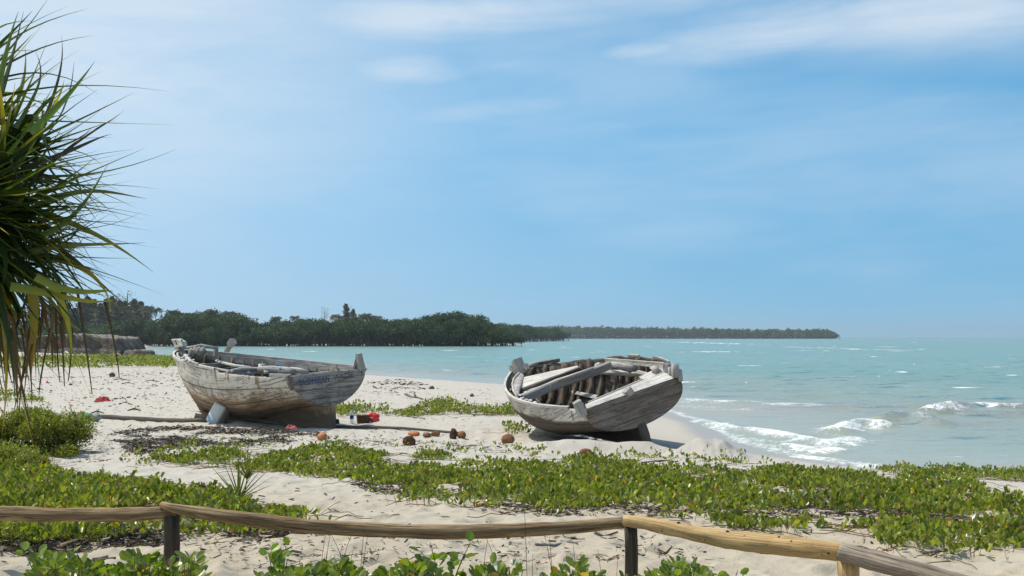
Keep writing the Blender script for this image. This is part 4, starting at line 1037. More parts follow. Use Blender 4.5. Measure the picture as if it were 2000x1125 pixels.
# leafy strip in front of the fence
def strip(name, label, x0, x1, ytop, Yr, n, seed, size=.055, thr=.35, col=None):
    px = rng.uniform(x0, x1, n); f = vnoise(px / 60.0, px * 0, seed); px = px[f > thr]; n = len(px)
    Yd = rng.uniform(*Yr, n); x = (px - 1000) / FPX * Yd; g = base_height(x, Yd)
    top = np.array([at_dist(a, ytop, b)[2] for a, b in zip(px, Yd)]); h = np.clip(top - g, .04, .5) * (.55 + .6 * vnoise(px / 35., px * 0 + 4, seed + 1))
    m = 9; N = n * m; th = rng.uniform(0, 2 * np.pi, N); k = np.tile(np.linspace(.35, 1, m), n)
    P_ = np.stack([np.repeat(x, m) + .03 * np.cos(th), np.repeat(Yd, m) + .03 * np.sin(th), np.repeat(g, m) + k * np.repeat(h, m)], 1)
    D = np.stack([np.cos(th), np.sin(th), rng.uniform(.2, 1.5, N)], 1); sz = size * rng.uniform(.65, 1.25, N)
    V, Q_, T_ = leaves(P_, D, rand_dir(N, .8), sz, sz * rng.uniform(.5, .8, N), ROUND, col(N) if col else green(N, (0.065, 0.11, .015), (.24, .29, .04), .02, .05))
    B = np.stack([x, Yd, g - .01], 1); Tp = B + np.stack([rng.normal(0, .02, n), rng.normal(0, .02, n), h], 1)
    SV = np.stack([B + (-.003, 0, 0), B + (.003, 0, 0), Tp + (.002, 0, 0), Tp - (.002, 0, 0)], 1).reshape(-1, 3)
    Q_ = np.concatenate([Q_, np.arange(len(SV)).reshape(-1, 4) + len(V)]); V = np.concatenate([V, SV]); T_ = np.concatenate([T_, np.tile((.10, .09, .04), (len(SV), 1))])
    o = bulk(name, V, Q_, M['leaf'], T_, origin=(float(x.mean()), float(Yd.mean()), float(g.mean()))); tag(o, label, 'ground plants', kind='stuff'); return o
strip('low_shrubbery', 'low leafy plants along the bottom left in front of the rail', -60, 390, 1107, (6.2, 7.1), 250, 5, thr=.30)
strip('low_shrubbery', 'low leafy plants along the bottom middle in front of the rail', 390, 960, 1107, (6.2, 7.1), 300, 15, thr=.30)
strip('low_shrubbery', 'low leafy plants around the foot of the second fence post', 960, 1450, 1106, (6.2, 7.2), 190, 25, thr=.40)

# taller round-leaved shoots
def shoot(label, px, ytop, Yd, n, wpx, seed, size=.062):
    r2 = np.random.default_rng(seed); b = at_dist(px, ytop, Yd); g = hz1(b[0], b[1]); h = b[2] - g; w = wpx / FPX * Yd
    root = empty('leafy_plant', (b[0], b[1], g)); tag(root, label, 'plant', 'round-leaved plants in front of the rail')
    st = MB(); P_ = []; D = []
    for s_ in range(5):
        dx, dy = r2.uniform(-w, w) * .5, r2.uniform(-w, w) * .3; hh = h * r2.uniform(.62, 1.0); zs = np.linspace(0, 1, 7)
        C = np.stack([dx * zs ** 1.4, dy * zs, hh * zs], 1); st.tube(C, np.linspace(.004, .002, 7), 5)
        for k in range(n // 5):
            t = r2.uniform(.3, 1.0); p = np.array([np.interp(t, zs, C[:, i]) for i in range(3)]); th = r2.uniform(0, 6.28)
            P_.append(p); D.append((math.cos(th), math.sin(th) * .6, r2.uniform(.1, 1.0)))
    P_ = np.array(P_); D = np.array(D); N = len(P_); sz = size * r2.uniform(.7, 1.1, N)
    P2_ = P_ + unit(D) * .02
    V, Q_, T_ = leaves(P2_, D, unit(r2.normal(size=(N, 3)) * .5 + np.array([0, -.6, .7])), sz, sz * .82, ROUND, green(N, (0.09, .15, .02), (.27, .34, .04), .02, .02))
    st.build('stem', M['twig'], root); bulk('foliage', V, Q_, M['leaf'], T_, root)
shoot('tall round-leaved plant in front of the rail, left of the middle', 548, 1052, 6.9, 46, 85, 1)
shoot('round-leaved plant whose top leaves cross the rail, left of the second fence post', 868, 1046, 6.9, 50, 110, 2)
shoot('round-leaved plant rising at the bottom left corner', 96, 1064, 6.9, 46, 100, 3)
shoot('low round-leaved plant at the foot of the first fence post', 330, 1092, 6.8, 26, 70, 4)
shoot('dark green rounded plant right of the second fence post', 1340, 1098, 6.8, 30, 60, 5)
shoot('small leafy plant at the bottom edge between the second and third fence posts', 1416, 1108, 6.8, 18, 50, 6)

# ------------------------------------------------------------------ bush
def bush(label, px, ybase, ytop, wpx, n, seed, leafsz=.03, col=None):
    r2 = np.random.default_rng(seed); b = at(px, ybase); Yd = b[1]; h = (ybase - ytop) / FPX * Yd; w = wpx / FPX * Yd / 2
    root = empty('round_bush', b); tag(root, label, 'bush'); st = MB(); P_ = []
    cs = [(r2.uniform(-.72, .72), r2.uniform(-.6, .6), r2.uniform(.12, .72), r2.uniform(.20, .40)) for _ in range(34)] + [(r2.uniform(-.85, .8), r2.uniform(-.8, .2), -.04, .24) for _ in range(16)]
    for cx, cy, cz, cr in cs:
        cz = (cz + .12) * (1 - .40 * cx * cx)
        c = np.array([cx * w, cy * w, cz * h]); rr = cr * h
        k = n // 34; d = unit(r2.normal(size=(k, 3))) * (r2.random(k)[:, None] ** .35) * rr; d[:, 2] *= .8
        p = c + d; P_.append(p); st.tube([(c[0] * .1, c[1] * .1, 0), c * .6, c], [.012, .008, .004], 5)
        for _ in range(5):
            e = c + unit(r2.normal(size=3) + np.array([0, 0, .6])) * rr * r2.uniform(1.0, 1.35); st.tube([c, e], [.004, .002], 4)
            q = r2.integers(8, 16); P_.append(c + (e - c) * r2.uniform(.5, 1.05, q)[:, None] + r2.normal(0, .015, (q, 3)))
    P_ = np.concatenate(P_); P_ = P_[P_[:, 2] > .02]; N = len(P_); sz = leafsz * r2.uniform(.6, 1.3, N)
    V, Q_, T_ = leaves(P_, unit(r2.normal(size=(N, 3)) + (0, 0, .4)), unit(r2.normal(size=(N, 3)) + (0, 0, .5)), sz, sz * .6, LEAF2, col(N) if col else green(N, (.075, .10, .012), (.36, .37, .045), .02, .01))
    st.build('stem', M['twig'], root); bulk('foliage', V, Q_, M['leaf'], T_, root); return root
bush('dense yellow-green bush on the sand under the hanging pandanus leaves', 66, 884, 792, 226, 24000, 3, .042)
bush('small wispy yellow-green weed below the round bush', 60, 925, 890, 90, 1400, 4, .025)
bush('small wispy weed left of the rail at the frame edge', 5, 920, 875, 70, 1500, 5, .03)

# ------------------------------------------------------------------ fan palm seedling, tall grass
def blade(mb, p0, d0, L, w, droop, col, n=7, tipc=None, fold=.35, sidev=None, taper=1.6, curl=None, kink=None):
    """one long folded leaf blade that bends under its weight"""
    d0 = unit(np.asarray(d0, float)); t = np.linspace(0, 1, n); P_ = p0 + np.outer(t * L, d0) + np.outer(droop * L * t ** 2.2, (0, 0, -1.0))
    if curl is not None: P_ = P_ + np.outer(t ** 3, curl) * L * 1.3
    if kink: q_ = np.clip(t - kink, 0, 1)[:, None]; P_ = P_ - q_ * (d0 * .75 + np.array([0, 0, .75])) * L
    T_ = unit(np.gradient(P_, axis=0)); s_ = unit(np.cross(T_, (0, 0, 1.0) if sidev is None else sidev)); u_ = np.cross(s_, T_)
    ww = w * np.clip(1 - t ** taper, 0.02, 1) * np.clip(.55 + t * 3, 0, 1)
    V = np.stack([P_ - s_ * ww[:, None] * .5 + u_ * ww[:, None] * fold * .5, P_, P_ + s_ * ww[:, None] * .5 + u_ * ww[:, None] * fold * .5], 1).reshape(-1, 3)
    F = []
    for i in range(n - 1):
        a = i * 3; F += [(a, a + 1, a + 4, a + 3), (a + 1, a + 2, a + 5, a + 4)]
    c0 = np.array(col); c1 = np.array(tipc if tipc is not None else col); tt = np.clip((t - .55) / .45, 0, 1)[:, None]
    C = np.repeat(c0 * (1 - tt) + c1 * tt, 3, 0); mb.add(V, F, None, C)


b = at(470, 986); palm = empty('fan_palm_seedling', b); tag(palm, 'young fan palm with stiff green spiky leaves behind the left rail', 'palm seedling')
S = b[1] / FPX
def fan(cx, cy, angs, L, w, cols, name='frond', tilt=.25, stalk=None, droop=.02, lab=None):
    mb = MB(); c = np.array([(cx - 470) * S, 0, (986 - cy) * S])
    if stalk: mb.tube([np.array([(stalk[0] - 470) * S, 0, (986 - stalk[1]) * S]), c], .006, 6, C=cols)
    for a in angs:
        a_ = R_(a); blade(mb, c, (math.sin(a_), rng.uniform(-tilt, tilt), math.cos(a_)), L * S * rng.uniform(.8, 1.1), w, droop * rng.uniform(0, 3), np.array(cols) * rng.uniform(.7, 1.3), 6, fold=.7)
    o = mb.build(name, M['blade'], palm)
    if lab: o['label'] = lab
fan(466, 974, np.arange(-60, 64, 9.5), 92, .036, (.17, .20, .04), stalk=(470, 986))
fan(482, 934, np.arange(-50, 52, 10), 70, .030, (.20, .20, .045), stalk=(472, 986))
fan(416, 957, (-56, -64, -74, -86), 66, .032, (.13, .10, .05), stalk=(458, 976), droop=.1, lab='dry brown drooping frond')
fan(416, 957, (178, 200, 160, 215), 42, .024, (.12, .09, .05), droop=.0, lab='dry brown hanging frond')
b = at(1166, 948); tg = empty('tall_grass', b); tag(tg, 'thin upright grass blades rising from the creeper in front of the leaning boat', 'grass tuft'); S2 = b[1] / FPX
for dx, h in ((-4, 92), (2, 60), (12, 84), (6, 90), (-14, 40), (-34, 38), (24, 44)):
    mb = MB(); blade(mb, np.array([0, 0, 0.]), (dx / 90, rng.uniform(-.1, .1), 1), h * S2, .014, .0, (.11, .15, .06), 6); mb.build('grass_blade', M['blade'], tg)
mb = MB(); blade(mb, np.array([0, 0, .05]), (-.9, -.2, .5), .32, .02, .1, (.10, .16, .07), 6); mb.build('grass_blade', M['blade'], tg)

# thin dry stalks standing in the front
b0 = at_dist(1120, 1115, 6.9); ds = empty('dry_stalks', (b0[0], b0[1], hz1(b0[0], b0[1]))); tag(ds, 'thin dry grass stalks standing before the rail, left of the second fence post', 'dry grass')
for i in range(26):
    px = rng.choice([rng.uniform(620, 720), rng.uniform(900, 1210), rng.uniform(1010, 1150)]); Yd = rng.uniform(6.6, 7.3); yt = rng.uniform(985 if i % 6 == 0 else 1035, 1090); t_ = at_dist(px, yt, Yd); g = hz1(t_[0], Yd)
    l_ = rng.normal(0, .10); P_ = np.array([(t_[0] + l_, Yd, g), (t_[0] + l_ * .55, Yd, (g + t_[2]) / 2), (t_[0] + l_ * .2, Yd, g + (t_[2] - g) * .85), tuple(t_)]) - np.array(ds.location)
    MB().tube(P_, [.0022, .002, .0016, .001], 4).build('stalk', M['twig'], ds)

# ------------------------------------------------------------------ pandanus reaching in from the left
PY = 5.6; pt = at_dist(-330, 1000, PY); gz = hz1(pt[0], PY); pand = empty('pandanus_tree', (pt[0], PY, gz)); tag(pand, 'pandanus tree with long spiky leaves reaching in from the left edge', 'tree')
po = np.array(pand.location)
def pp(px, py, Yd=PY): return at_dist(px, py, Yd) - po
MB().tube([(0, 0, -.1), (.02, 0, .5), pp(-310, 600), pp(-290, 420)], [.10, .085, .08, .07], 12, 2, .12, seed=3).build('trunk', M['bark'], pand)
HEADS = [((-290, 420), (-95, 190), 5.55, (.45, -.1, .95), 90, .95), ((-290, 420), (5, 318), 5.75, (.9, .1, .45), 190, .86), ((-300, 520), (-15, 430), 5.4, (1, -.2, .05), 190, .88),
         ((-300, 560), (0, 500), 5.7, (.9, .1, -.15), 190, .80), ((-300, 520), (-60, 380), 5.2, (.6, -.5, .3), 120, .8)]
for hi, (b0, h0, Yh, ax, n, sc_) in enumerate(HEADS):
    H = pp(*h0, Yh); MB().tube([pp(*b0), (pp(*b0) + H) / 2 + (0, 0, .06), H], [.07, .055, .05], 10, 2, .15, seed=hi).build('branch', M['bark'], pand)
    ax = unit(np.array(ax)); e1 = unit(np.cross(ax, (0, 0, 1))); e2 = np.cross(ax, e1); mb = MB()
    for i in range(n):
        t = (i + .5) / n; phi = R_(8 + 92 * t ** .8); th = i * 2.39996 + rng.normal(0, .25); phi += rng.normal(0, .09)
        d = math.cos(phi) * ax + math.sin(phi) * (math.cos(th) * e1 + math.sin(th) * e2); Ln = rng.uniform(.42, .82) * sc_ * (.75 + .35 * math.sin(min(phi * 1.5, 1.6)))
        u = rng.random(); u = u ** 2; c = np.array((.022, .045, .014)) * (1 - u) + np.array((.12, .17, .03)) * u; tip = c
        if rng.random() < .14: tip = np.array((.42, .33, .03))
        if rng.random() < .05: c = np.array((.34, .32, .04)); tip = (.45, .30, .03)
        d = unit(d + rng.normal(0, .12, 3)); k_ = rng.random()
        blade(mb, H - ax * t * .30 + rng.normal(0, .015, 3), d, Ln, rng.uniform(.036, .062), rng.uniform(.02, .26) * (.4 + phi), c, 11, tip, .45, taper=1.35, curl=rng.normal(0, .16, 3) * [1, 1, 1], kink=(rng.uniform(.4, .75) if k_ < .14 else None))
    mb.build('leaf_crown', M['blade'], pand)
# old leaves hanging under the crowns
mb = MB()
for i in range(46):
    px = rng.uniform(-80, 170); H = pp(px * .75, rng.uniform(590, 670) - max(0, px - 90) * .3, rng.uniform(5.2, 5.9)); Ln = rng.uniform(.16, .34) * (1.0 if px < 130 else .75)
    c = [(.16, .085, .035), (.12, .07, .03), (.10, .08, .04), (.12, .13, .03), (.20, .10, .04)][rng.integers(0, 5)]
    blade(mb, H, (rng.normal(.10, .16), rng.normal(0, .1), -1), Ln, rng.uniform(.014, .032), .0, c, 8, (.10, .055, .025), .6, sidev=(rng.normal(0, .6), 1, 0), taper=.8)
for (x0, y0), (x1, y1) in (((40, 600), (62, 790)), ((150, 560), (180, 770)), ((205, 590), (233, 738)), ((120, 620), (126, 755)), ((80, 620), (28, 800)), ((140, 640), (133, 745)), ((20, 640), (60, 840)), ((60, 640), (38, 805)), ((100, 640), (76, 772)), ((0, 620), (8, 730)), ((110, 600), (117, 745)), ((60, 560), (-10, 740))):
    A_, B_ = pp(x0, y0, 5.5), pp(x1, y1, 5.5); mid = (A_ + B_) / 2 + (rng.normal(0, .02), 0, 0)
    P_ = bez([A_, (A_ * 2 + mid) / 3, (mid + B_) / 2, B_], np.linspace(0, 1, 10)); mb.tube(P_, np.linspace(.008, .0022, 10), 5, flat=.4, C=(.10, .065, .03))
o = mb.build('hanging_dead_leaves', M['blade'], pand); o['label'] = 'brown dead leaves hanging straight down'
# the longest leaves that leave the crown one by one
mb = MB()
for pts, w, c, tp_ in (([(-40, 300), (-5, 200), (25, 110), (46, 22)], .05, (.06, .10, .03), (.08, .10, .04)), ([(-30, 250), (0, 170), (10, 90), (36, 22)], .045, (.13, .19, .03), (.15, .2, .04)),
                       ([(60, 260), (120, 200), (150, 170), (185, 120)], .036, (.12, .19, .03), (.12, .19, .03)), ([(40, 380), (130, 270), (220, 240), (243, 214)], .028, (.09, .06, .045), (.07, .05, .04)),
                       ([(40, 420), (150, 350), (210, 375), (285, 388)], .034, (.13, .19, .03), (.10, .08, .04)), ([(20, 400), (150, 430), (220, 470), (300, 532)], .04, (.09, .13, .03), (.26, .25, .05)),
                       ([(20, 500), (130, 470), (200, 480), (283, 474)], .03, (.08, .11, .03), (.30, .26, .06)), ([(60, 460), (150, 490), (190, 560), (262, 606)], .028, (.07, .06, .03), (.08, .06, .04)),
                       ([(60, 500), (160, 500), (220, 560), (215, 612)], .042, (.17, .20, .03), (.50, .38, .03)), ([(20, 560), (100, 570), (170, 600), (226, 585)], .04, (.15, .2, .03), (.4, .33, .03)),
                       ([(70, 540), (150, 590), (205, 560), (222, 570)], .036, (.2, .24, .03), (.2, .24, .03)), ([(80, 460), (160, 430), (190, 350), (212, 320)], .03, (.10, .15, .03), (.10, .15, .03)),
                       ([(100, 560), (130, 600), (142, 660), (138, 700)], .040, (.26, .30, .03), (.35, .33, .04)), ([(60, 560), (75, 640), (55, 700), (62, 745)], .05, (.20, .21, .03), (.40, .18, .04)),
                       ([(60, 300), (110, 180), (128, 130), (120, 70)], .022, (.08, .09, .04), (.08, .07, .05)), ([(30, 250), (70, 180), (95, 150), (68, 98)], .022, (.12, .17, .04), (.1, .08, .05)),
                       ([(40, 330), (160, 290), (180, 270), (218, 262)], .026, (.05, .05, .035), (.06, .05, .04))):
    Yd = rng.uniform(5.2, 5.7); P_ = bez([pp(x, y, Yd + k * .05) for k, (x, y) in enumerate(pts)], np.linspace(0, 1, 14)); t = np.linspace(0, 1, 14)
    T_ = unit(np.gradient(P_, axis=0)); s_ = unit(np.cross(T_, (rng.normal(0, .3), 1, 0))); u_ = np.cross(s_, T_); ww = w * np.clip(1 - t ** 1.15, .03, 1)
    V = np.stack([P_ - s_ * ww[:, None] * .5 + u_ * ww[:, None] * .2, P_, P_ + s_ * ww[:, None] * .5 + u_ * ww[:, None] * .2], 1).reshape(-1, 3)
    F = [f for i in range(13) for f in ((i * 3, i * 3 + 1, i * 3 + 4, i * 3 + 3), (i * 3 + 1, i * 3 + 2, i * 3 + 5, i * 3 + 4))]; q = t[:, None]
    mb.add(V, F, None, np.repeat(np.array(c) * (1 - q) + np.array(tp_) * q, 3, 0))
mb.build('long_leaves', M['blade'], pand)

# ------------------------------------------------------------------ woods across the bay
def crown_mesh(seed, w, h, n, leafsz, lobes=26, base=.035, kind='mangrove'):
    r2 = np.random.default_rng(seed); P_ = []; N_ = []
    if kind == 'mangrove':
        for _ in range(lobes):
            a = r2.uniform(0, 6.28); q = r2.random() ** .5; c = np.array([q * w * .38 * math.cos(a), q * w * .38 * math.sin(a), 0]); zc = h * r2.uniform(.28, .86) * (1 - .35 * q * q); c[2] = max(zc, h * .20)
            rr = h * r2.uniform(.12, .24); k = n // lobes; d = unit(r2.normal(size=(k, 3))); s_ = d * (r2.random(k)[:, None] ** .3) * rr * np.array([1.15, 1.15, .85]); P_.append(c + s_); N_.append(d)
        P_ = np.concatenate(P_); N_ = np.concatenate(N_); k = P_[:, 2] > h * base * r2.uniform(.4, 1.4, len(P_)); P_, N_ = P_[k], N_[k]
    elif kind == 'casuarina':
        t = r2.random(n) ** .8; a = r2.uniform(0, 6.28, n); layer = .55 + .45 * np.sin(t * 40 + a * 1.0); rr = w * .5 * (1 - t ** 1.6) ** .6 * layer * (.4 + .6 * vnoise(a * 1.5 + 3, t * 9, seed)) * r2.random(n) ** .5
        P_ = np.stack([rr * np.cos(a), rr * np.sin(a), h * (.12 + .88 * t) + rr * .25], 1); N_ = unit(r2.normal(size=(n, 3)))
    elif kind == 'bare':
        P_ = []; N_ = []
        for _ in range(40):
            a = r2.uniform(0, 6.28); z0 = h * r2.uniform(.35, .8); e = np.array([math.cos(a) * w * .4, math.sin(a) * w * .4, h * r2.uniform(.1, .3)]); t = r2.random(n // 40)[:, None] ** .5
            P_.append(np.array([0, 0, z0]) + e * t + r2.normal(0, w * .04, (n // 40, 3)))
        P_ = np.concatenate(P_); N_ = unit(r2.normal(size=P_.shape))
    elif kind == 'palm':
        P_ = []; N_ = []
        for f in range(18):
            a = f * 2.4; el = r2.uniform(-.1, 1.1); t = np.linspace(.1, 1, n // 18); L_ = w * .5
            c = np.stack([np.cos(a) * L_ * t, np.sin(a) * L_ * t, h * .93 + L_ * (t * math.sin(el) - .75 * t ** 2)], 1); P_.append(c + r2.normal(0, leafsz * .35, c.shape)); N_.append(unit(r2.normal(size=c.shape) + (0, 0, .7)))
        P_ = np.concatenate(P_); N_ = np.concatenate(N_)
    N = len(P_); sz = leafsz * r2.uniform(.6, 1.4, N); tc = r2.random(N)[:, None] ** 1.5
    if kind in ('mangrove',): c = np.array((.034, .060, .028)) * (1 - tc) + np.array((.075, .110, .040)) * tc
    else: c = np.array((.080, .088, .070)) * (1 - tc) + np.array((.12, .13, .09)) * tc
    D = unit(r2.normal(size=(N, 3))); V, Q_, T_ = leaves(P_, D, unit(N_ + r2.normal(size=(N, 3)) * .6), sz, sz * .8, DIAM, c)
    o = bulk('crown', V, Q_, M['canopy'], T_); me = o.data; bpy.data.objects.remove(o); return me


def trunk_mesh(seed, w, h, kind):
    r2 = np.random.default_rng(seed); mb = MB()
    if kind == 'mangrove':
        for _ in range(16):
            a = r2.uniform(0, 6.28); q = w * r2.uniform(.05, .46); mb.tube([(q * math.cos(a), q * math.sin(a), -.6), (q * .8 * math.cos(a), q * .8 * math.sin(a), h * .2), (q * .4 * math.cos(a + .4), q * .4 * math.sin(a + .4), h * .55)], [.13, .11, .06], 5)
    else:
        mb.tube([(0, 0, -1), (h * .02, 0, h * .5), (0, 0, h * .93)], [h * .017, h * .013, h * .007], 6)
        if kind in ('bare', 'casuarina'):
            for _ in range(16):
                a = r2.uniform(0, 6.28); z0 = h * r2.uniform(.3, .8); mb.tube([(0, 0, z0), (math.cos(a) * w * .38, math.sin(a) * w * .38, z0 + h * .16)], [.09, .03], 4)
    o = mb.build('trunk', M['twig']); me = o.data; bpy.data.objects.remove(o); return me


VAR = {}
for k in range(6): VAR['mangrove', k] = (crown_mesh(10 + k, 12.5, 8.5, 5200, .42), trunk_mesh(10 + k, 12.5, 8.5, 'mangrove'), 8.5)
for k in range(3): VAR['casuarina', k] = (crown_mesh(30 + k, 7, 14, 1500, .55, kind='casuarina'), trunk_mesh(30 + k, 7, 14, 'casuarina'), 14.)
VAR['bare', 0] = (crown_mesh(40, 8, 15, 500, .28, kind='bare'), trunk_mesh(40, 8, 15, 'bare'), 15.)
for k in range(2): VAR['palm', k] = (crown_mesh(50 + k, 5.2, 13, 520, .55, kind='palm'), trunk_mesh(50 + k, 5, 13, 'palm'), 13.)
cnt = 0
def far_tree(kind, k, px, ytop, Yd, label, group, zb=None, wscale=1.0, yb=None):
    global cnt; cnt += 1
    cme, tme, h0 = VAR[kind, k]; x = (px - 1000) / FPX * Yd; zb = SEA if zb is None else zb
    top = at_dist(px, ytop, Yd)[2]; s_ = (top - zb) / h0
    nm = {'mangrove': 'mangrove_tree', 'casuarina': 'casuarina_tree', 'bare': 'bare_tree', 'palm': 'coconut_palm'}[kind]
    o = empty(nm, (x, Yd, zb), (0, 0, rng.uniform(0, 6.28))); o.scale = (s_ * wscale, s_ * wscale, s_); tag(o, label, 'tree', group)
    link(bpy.data.objects.new('trunk', tme), o); link(bpy.data.objects.new('crown', cme), o)


GM = 'mangrove trees along the far side of the bay'; LM = 'dark mangrove crown behind the front row of trees across the bay'
prof = [(232, 622), (262, 612), (300, 618), (330, 606), (360, 602), (395, 604), (430, 601), (470, 612), (520, 617), (560, 615), (600, 613), (640, 616), (690, 612), (730, 616), (780, 620), (820, 614), (860, 606), (888, 603), (915, 610), (945, 618), (975, 628)]
px_, py_ = np.array(prof).T
ORD = ['first', 'second', 'third', 'fourth', 'fifth', 'sixth', 'seventh', 'eighth', 'ninth', 'tenth', 'eleventh', 'twelfth', 'thirteenth', 'fourteenth', 'fifteenth', 'sixteenth', 'seventeenth', 'eighteenth']
MARKS = [(200, "the end of the rock ledge"), (347, "the upright boat's bow post"), (455, "the upright boat's leaning timberhead"), (565, "the upright boat's near stern corner"), (702, "the upright boat's stern post"), (860, "the tallest rounded mangrove")]; seen_ = {}
def front_label(x):
    m_ = [q for q in MARKS if q[0] <= x][-1]; seen_[m_] = seen_.get(m_, -1) + 1; return 'waterline mangrove, %s to the right of %s' % (ORD[seen_[m_]], m_[1])
for row, (Y0, dy, step_) in enumerate(((338, 0, 27), (352, 3, 25), (368, 0, 27))):
    x = 226 + row * 9
    while x < (985 if row == 0 else 1000):
        Yd = Y0 + rng.uniform(-4, 4); yy = np.interp(x, px_, py_) + rng.uniform(-3, 6) + (5 if row == 0 else 0); yy += max(0, x - 965) * .35
        far_tree('mangrove', int(rng.integers(0, 6)), x + rng.uniform(-5, 5), yy, Yd, front_label(x) if row == 0 else LM, GM, wscale=rng.uniform(.85, 1.15)); x += step_ * rng.uniform(.8, 1.2)
far_tree('mangrove', 2, 876, 600, 345, 'tallest rounded mangrove, rising above the wood between the two boats', GM, wscale=.9)
far_tree('mangrove', 4, 404, 599, 347, 'tall round mangrove crown rising behind the bow of the upright boat', GM, wscale=.85)
far_tree('mangrove', 1, 905, 606, 344, 'broad mangrove just right of the tallest one', GM)
for j_, x in enumerate(np.arange(955, 1100, 9.)):
    far_tree('mangrove', int(rng.integers(0, 6)), x, 629 + (x - 990) * .085 + rng.uniform(-3, 4), 560 + (x - 955) * 1.6, 'small hazy mangrove of the more distant row, %s from its left end' % ORD[j_], 'mangroves of the second, more distant row', wscale=rng.uniform(.9, 1.2))
GB = 'tall thin trees behind the left end of the wood'; LB = 'tall feathery grey-green tree behind the left end of the wood'
for x, y in ((132, 596), (146, 604), (158, 590), (171, 583), (183, 588), (196, 596), (207, 588), (219, 583), (233, 590), (244, 592), (262, 588), (274, 592), (286, 601), (120, 600), (104, 596), (88, 602), (60, 598), (30, 600), (0, 596), (-30, 600), (152, 606), (190, 603), (226, 602), (255, 603), (140, 612), (175, 611), (210, 612), (240, 611)):
    far_tree('casuarina', int(rng.integers(0, 3)), x, y - 2, 455 + rng.uniform(-15, 25), LB, GB, zb=1.0, wscale=1.8)
for x, y in ((110, 625), (140, 630), (165, 627), (190, 632), (215, 628), (90, 628), (60, 626), (30, 630), (0, 628), (-30, 628), (150, 640), (180, 642), (205, 641), (120, 641), (80, 641), (40, 641), (0, 641)):
    far_tree('mangrove', int(rng.integers(0, 6)), x, y, 380 + rng.uniform(0, 40), 'low grey-green scrub tree on the shore behind the rock ledge', 'scrub trees on the shore behind the rock ledge', zb=.4, wscale=1.3)
far_tree('bare', 0, 249, 565, 470, 'tall bare-branched tree poking above the left end of the wood', None, zb=1.0)
far_tree('bare', 0, 634, 596, 470, 'thin bare tree poking above the middle of the wood', None, zb=0, wscale=.5)
far_tree('casuarina', 1, 676, 595, 430, 'pointed tree rising above the middle of the wood, tallest of its group', None, zb=0, wscale=1.3)
far_tree('casuarina', 2, 690, 605, 430, 'shorter pointed tree close beside the taller pointed one', None, zb=0, wscale=1.2)
PALMS = ((289, 592), (304, 595), (336, 600), (362, 605), (372, 606), (388, 606), (449, 602), (654, 604), (668, 606), (708, 604), (716, 602), (726, 606), (738, 607), (540, 612), (575, 611))
for i, (x, y) in enumerate(PALMS):
    far_tree('palm', i % 2, x, y + (11 if x > 640 else 7), 440, 'hazy coconut palm above the mangrove wood, %s of the palms from the left' % ORD[sorted(q[0] for q in PALMS).index(x)], 'coconut palms above the mangrove wood', zb=.3, wscale=1.0)

# the low wooded point on the horizon reads as one mass
r2 = np.random.default_rng(77); Yf = 1720.; Vs = []; Ns = []
for x in np.arange(985, 1634, 3.2):
    top = np.interp(x, [985, 1100, 1180, 1250, 1330, 1420, 1500, 1560, 1600, 1625, 1636], [640, 638, 639, 640, 641, 643, 644, 644, 643.5, 646, 653]) + r2.uniform(-2.6, 2.6)
    H_ = (661.2 - top) / FPX * Yf; w_ = r2.uniform(5, 9); k = 110; d = unit(r2.normal(size=(k, 3))); d[:, 2] = abs(d[:, 2])
    yy = Yf + r2.uniform(-10, 25); c = np.array([(x - 1000) / FPX * Yf, yy, SEA + H_ * .40]); s_ = d * np.array([w_, w_, H_ * .60]) * r2.uniform(.7, 1.0, (k, 1)); Vs.append(c + s_)
    b_ = c + np.stack([r2.uniform(-w_, w_, 40), r2.uniform(-w_, w_, 40), -H_ * .40 * r2.random(40)], 1); Vs.append(b_)
Pf = np.concatenate(Vs); N = len(Pf); tc = r2.random(N)[:, None]; sz = r2.uniform(1.6, 3.4, N)
V, Q_, T_ = leaves(Pf, unit(r2.normal(size=(N, 3))), unit(r2.normal(size=(N, 3)) + (0, -.5, .3)), sz, sz * .8, DIAM, np.array((.038, .062, .032)) * (1 - tc) + np.array((.075, .10, .042)) * tc)
o = bulk('distant_wood', V, Q_, M['canopy'], T_, origin=(230, Yf, 0)); tag(o, 'long low wooded point on the horizon, thinning out to the right', 'wood', kind='stuff')

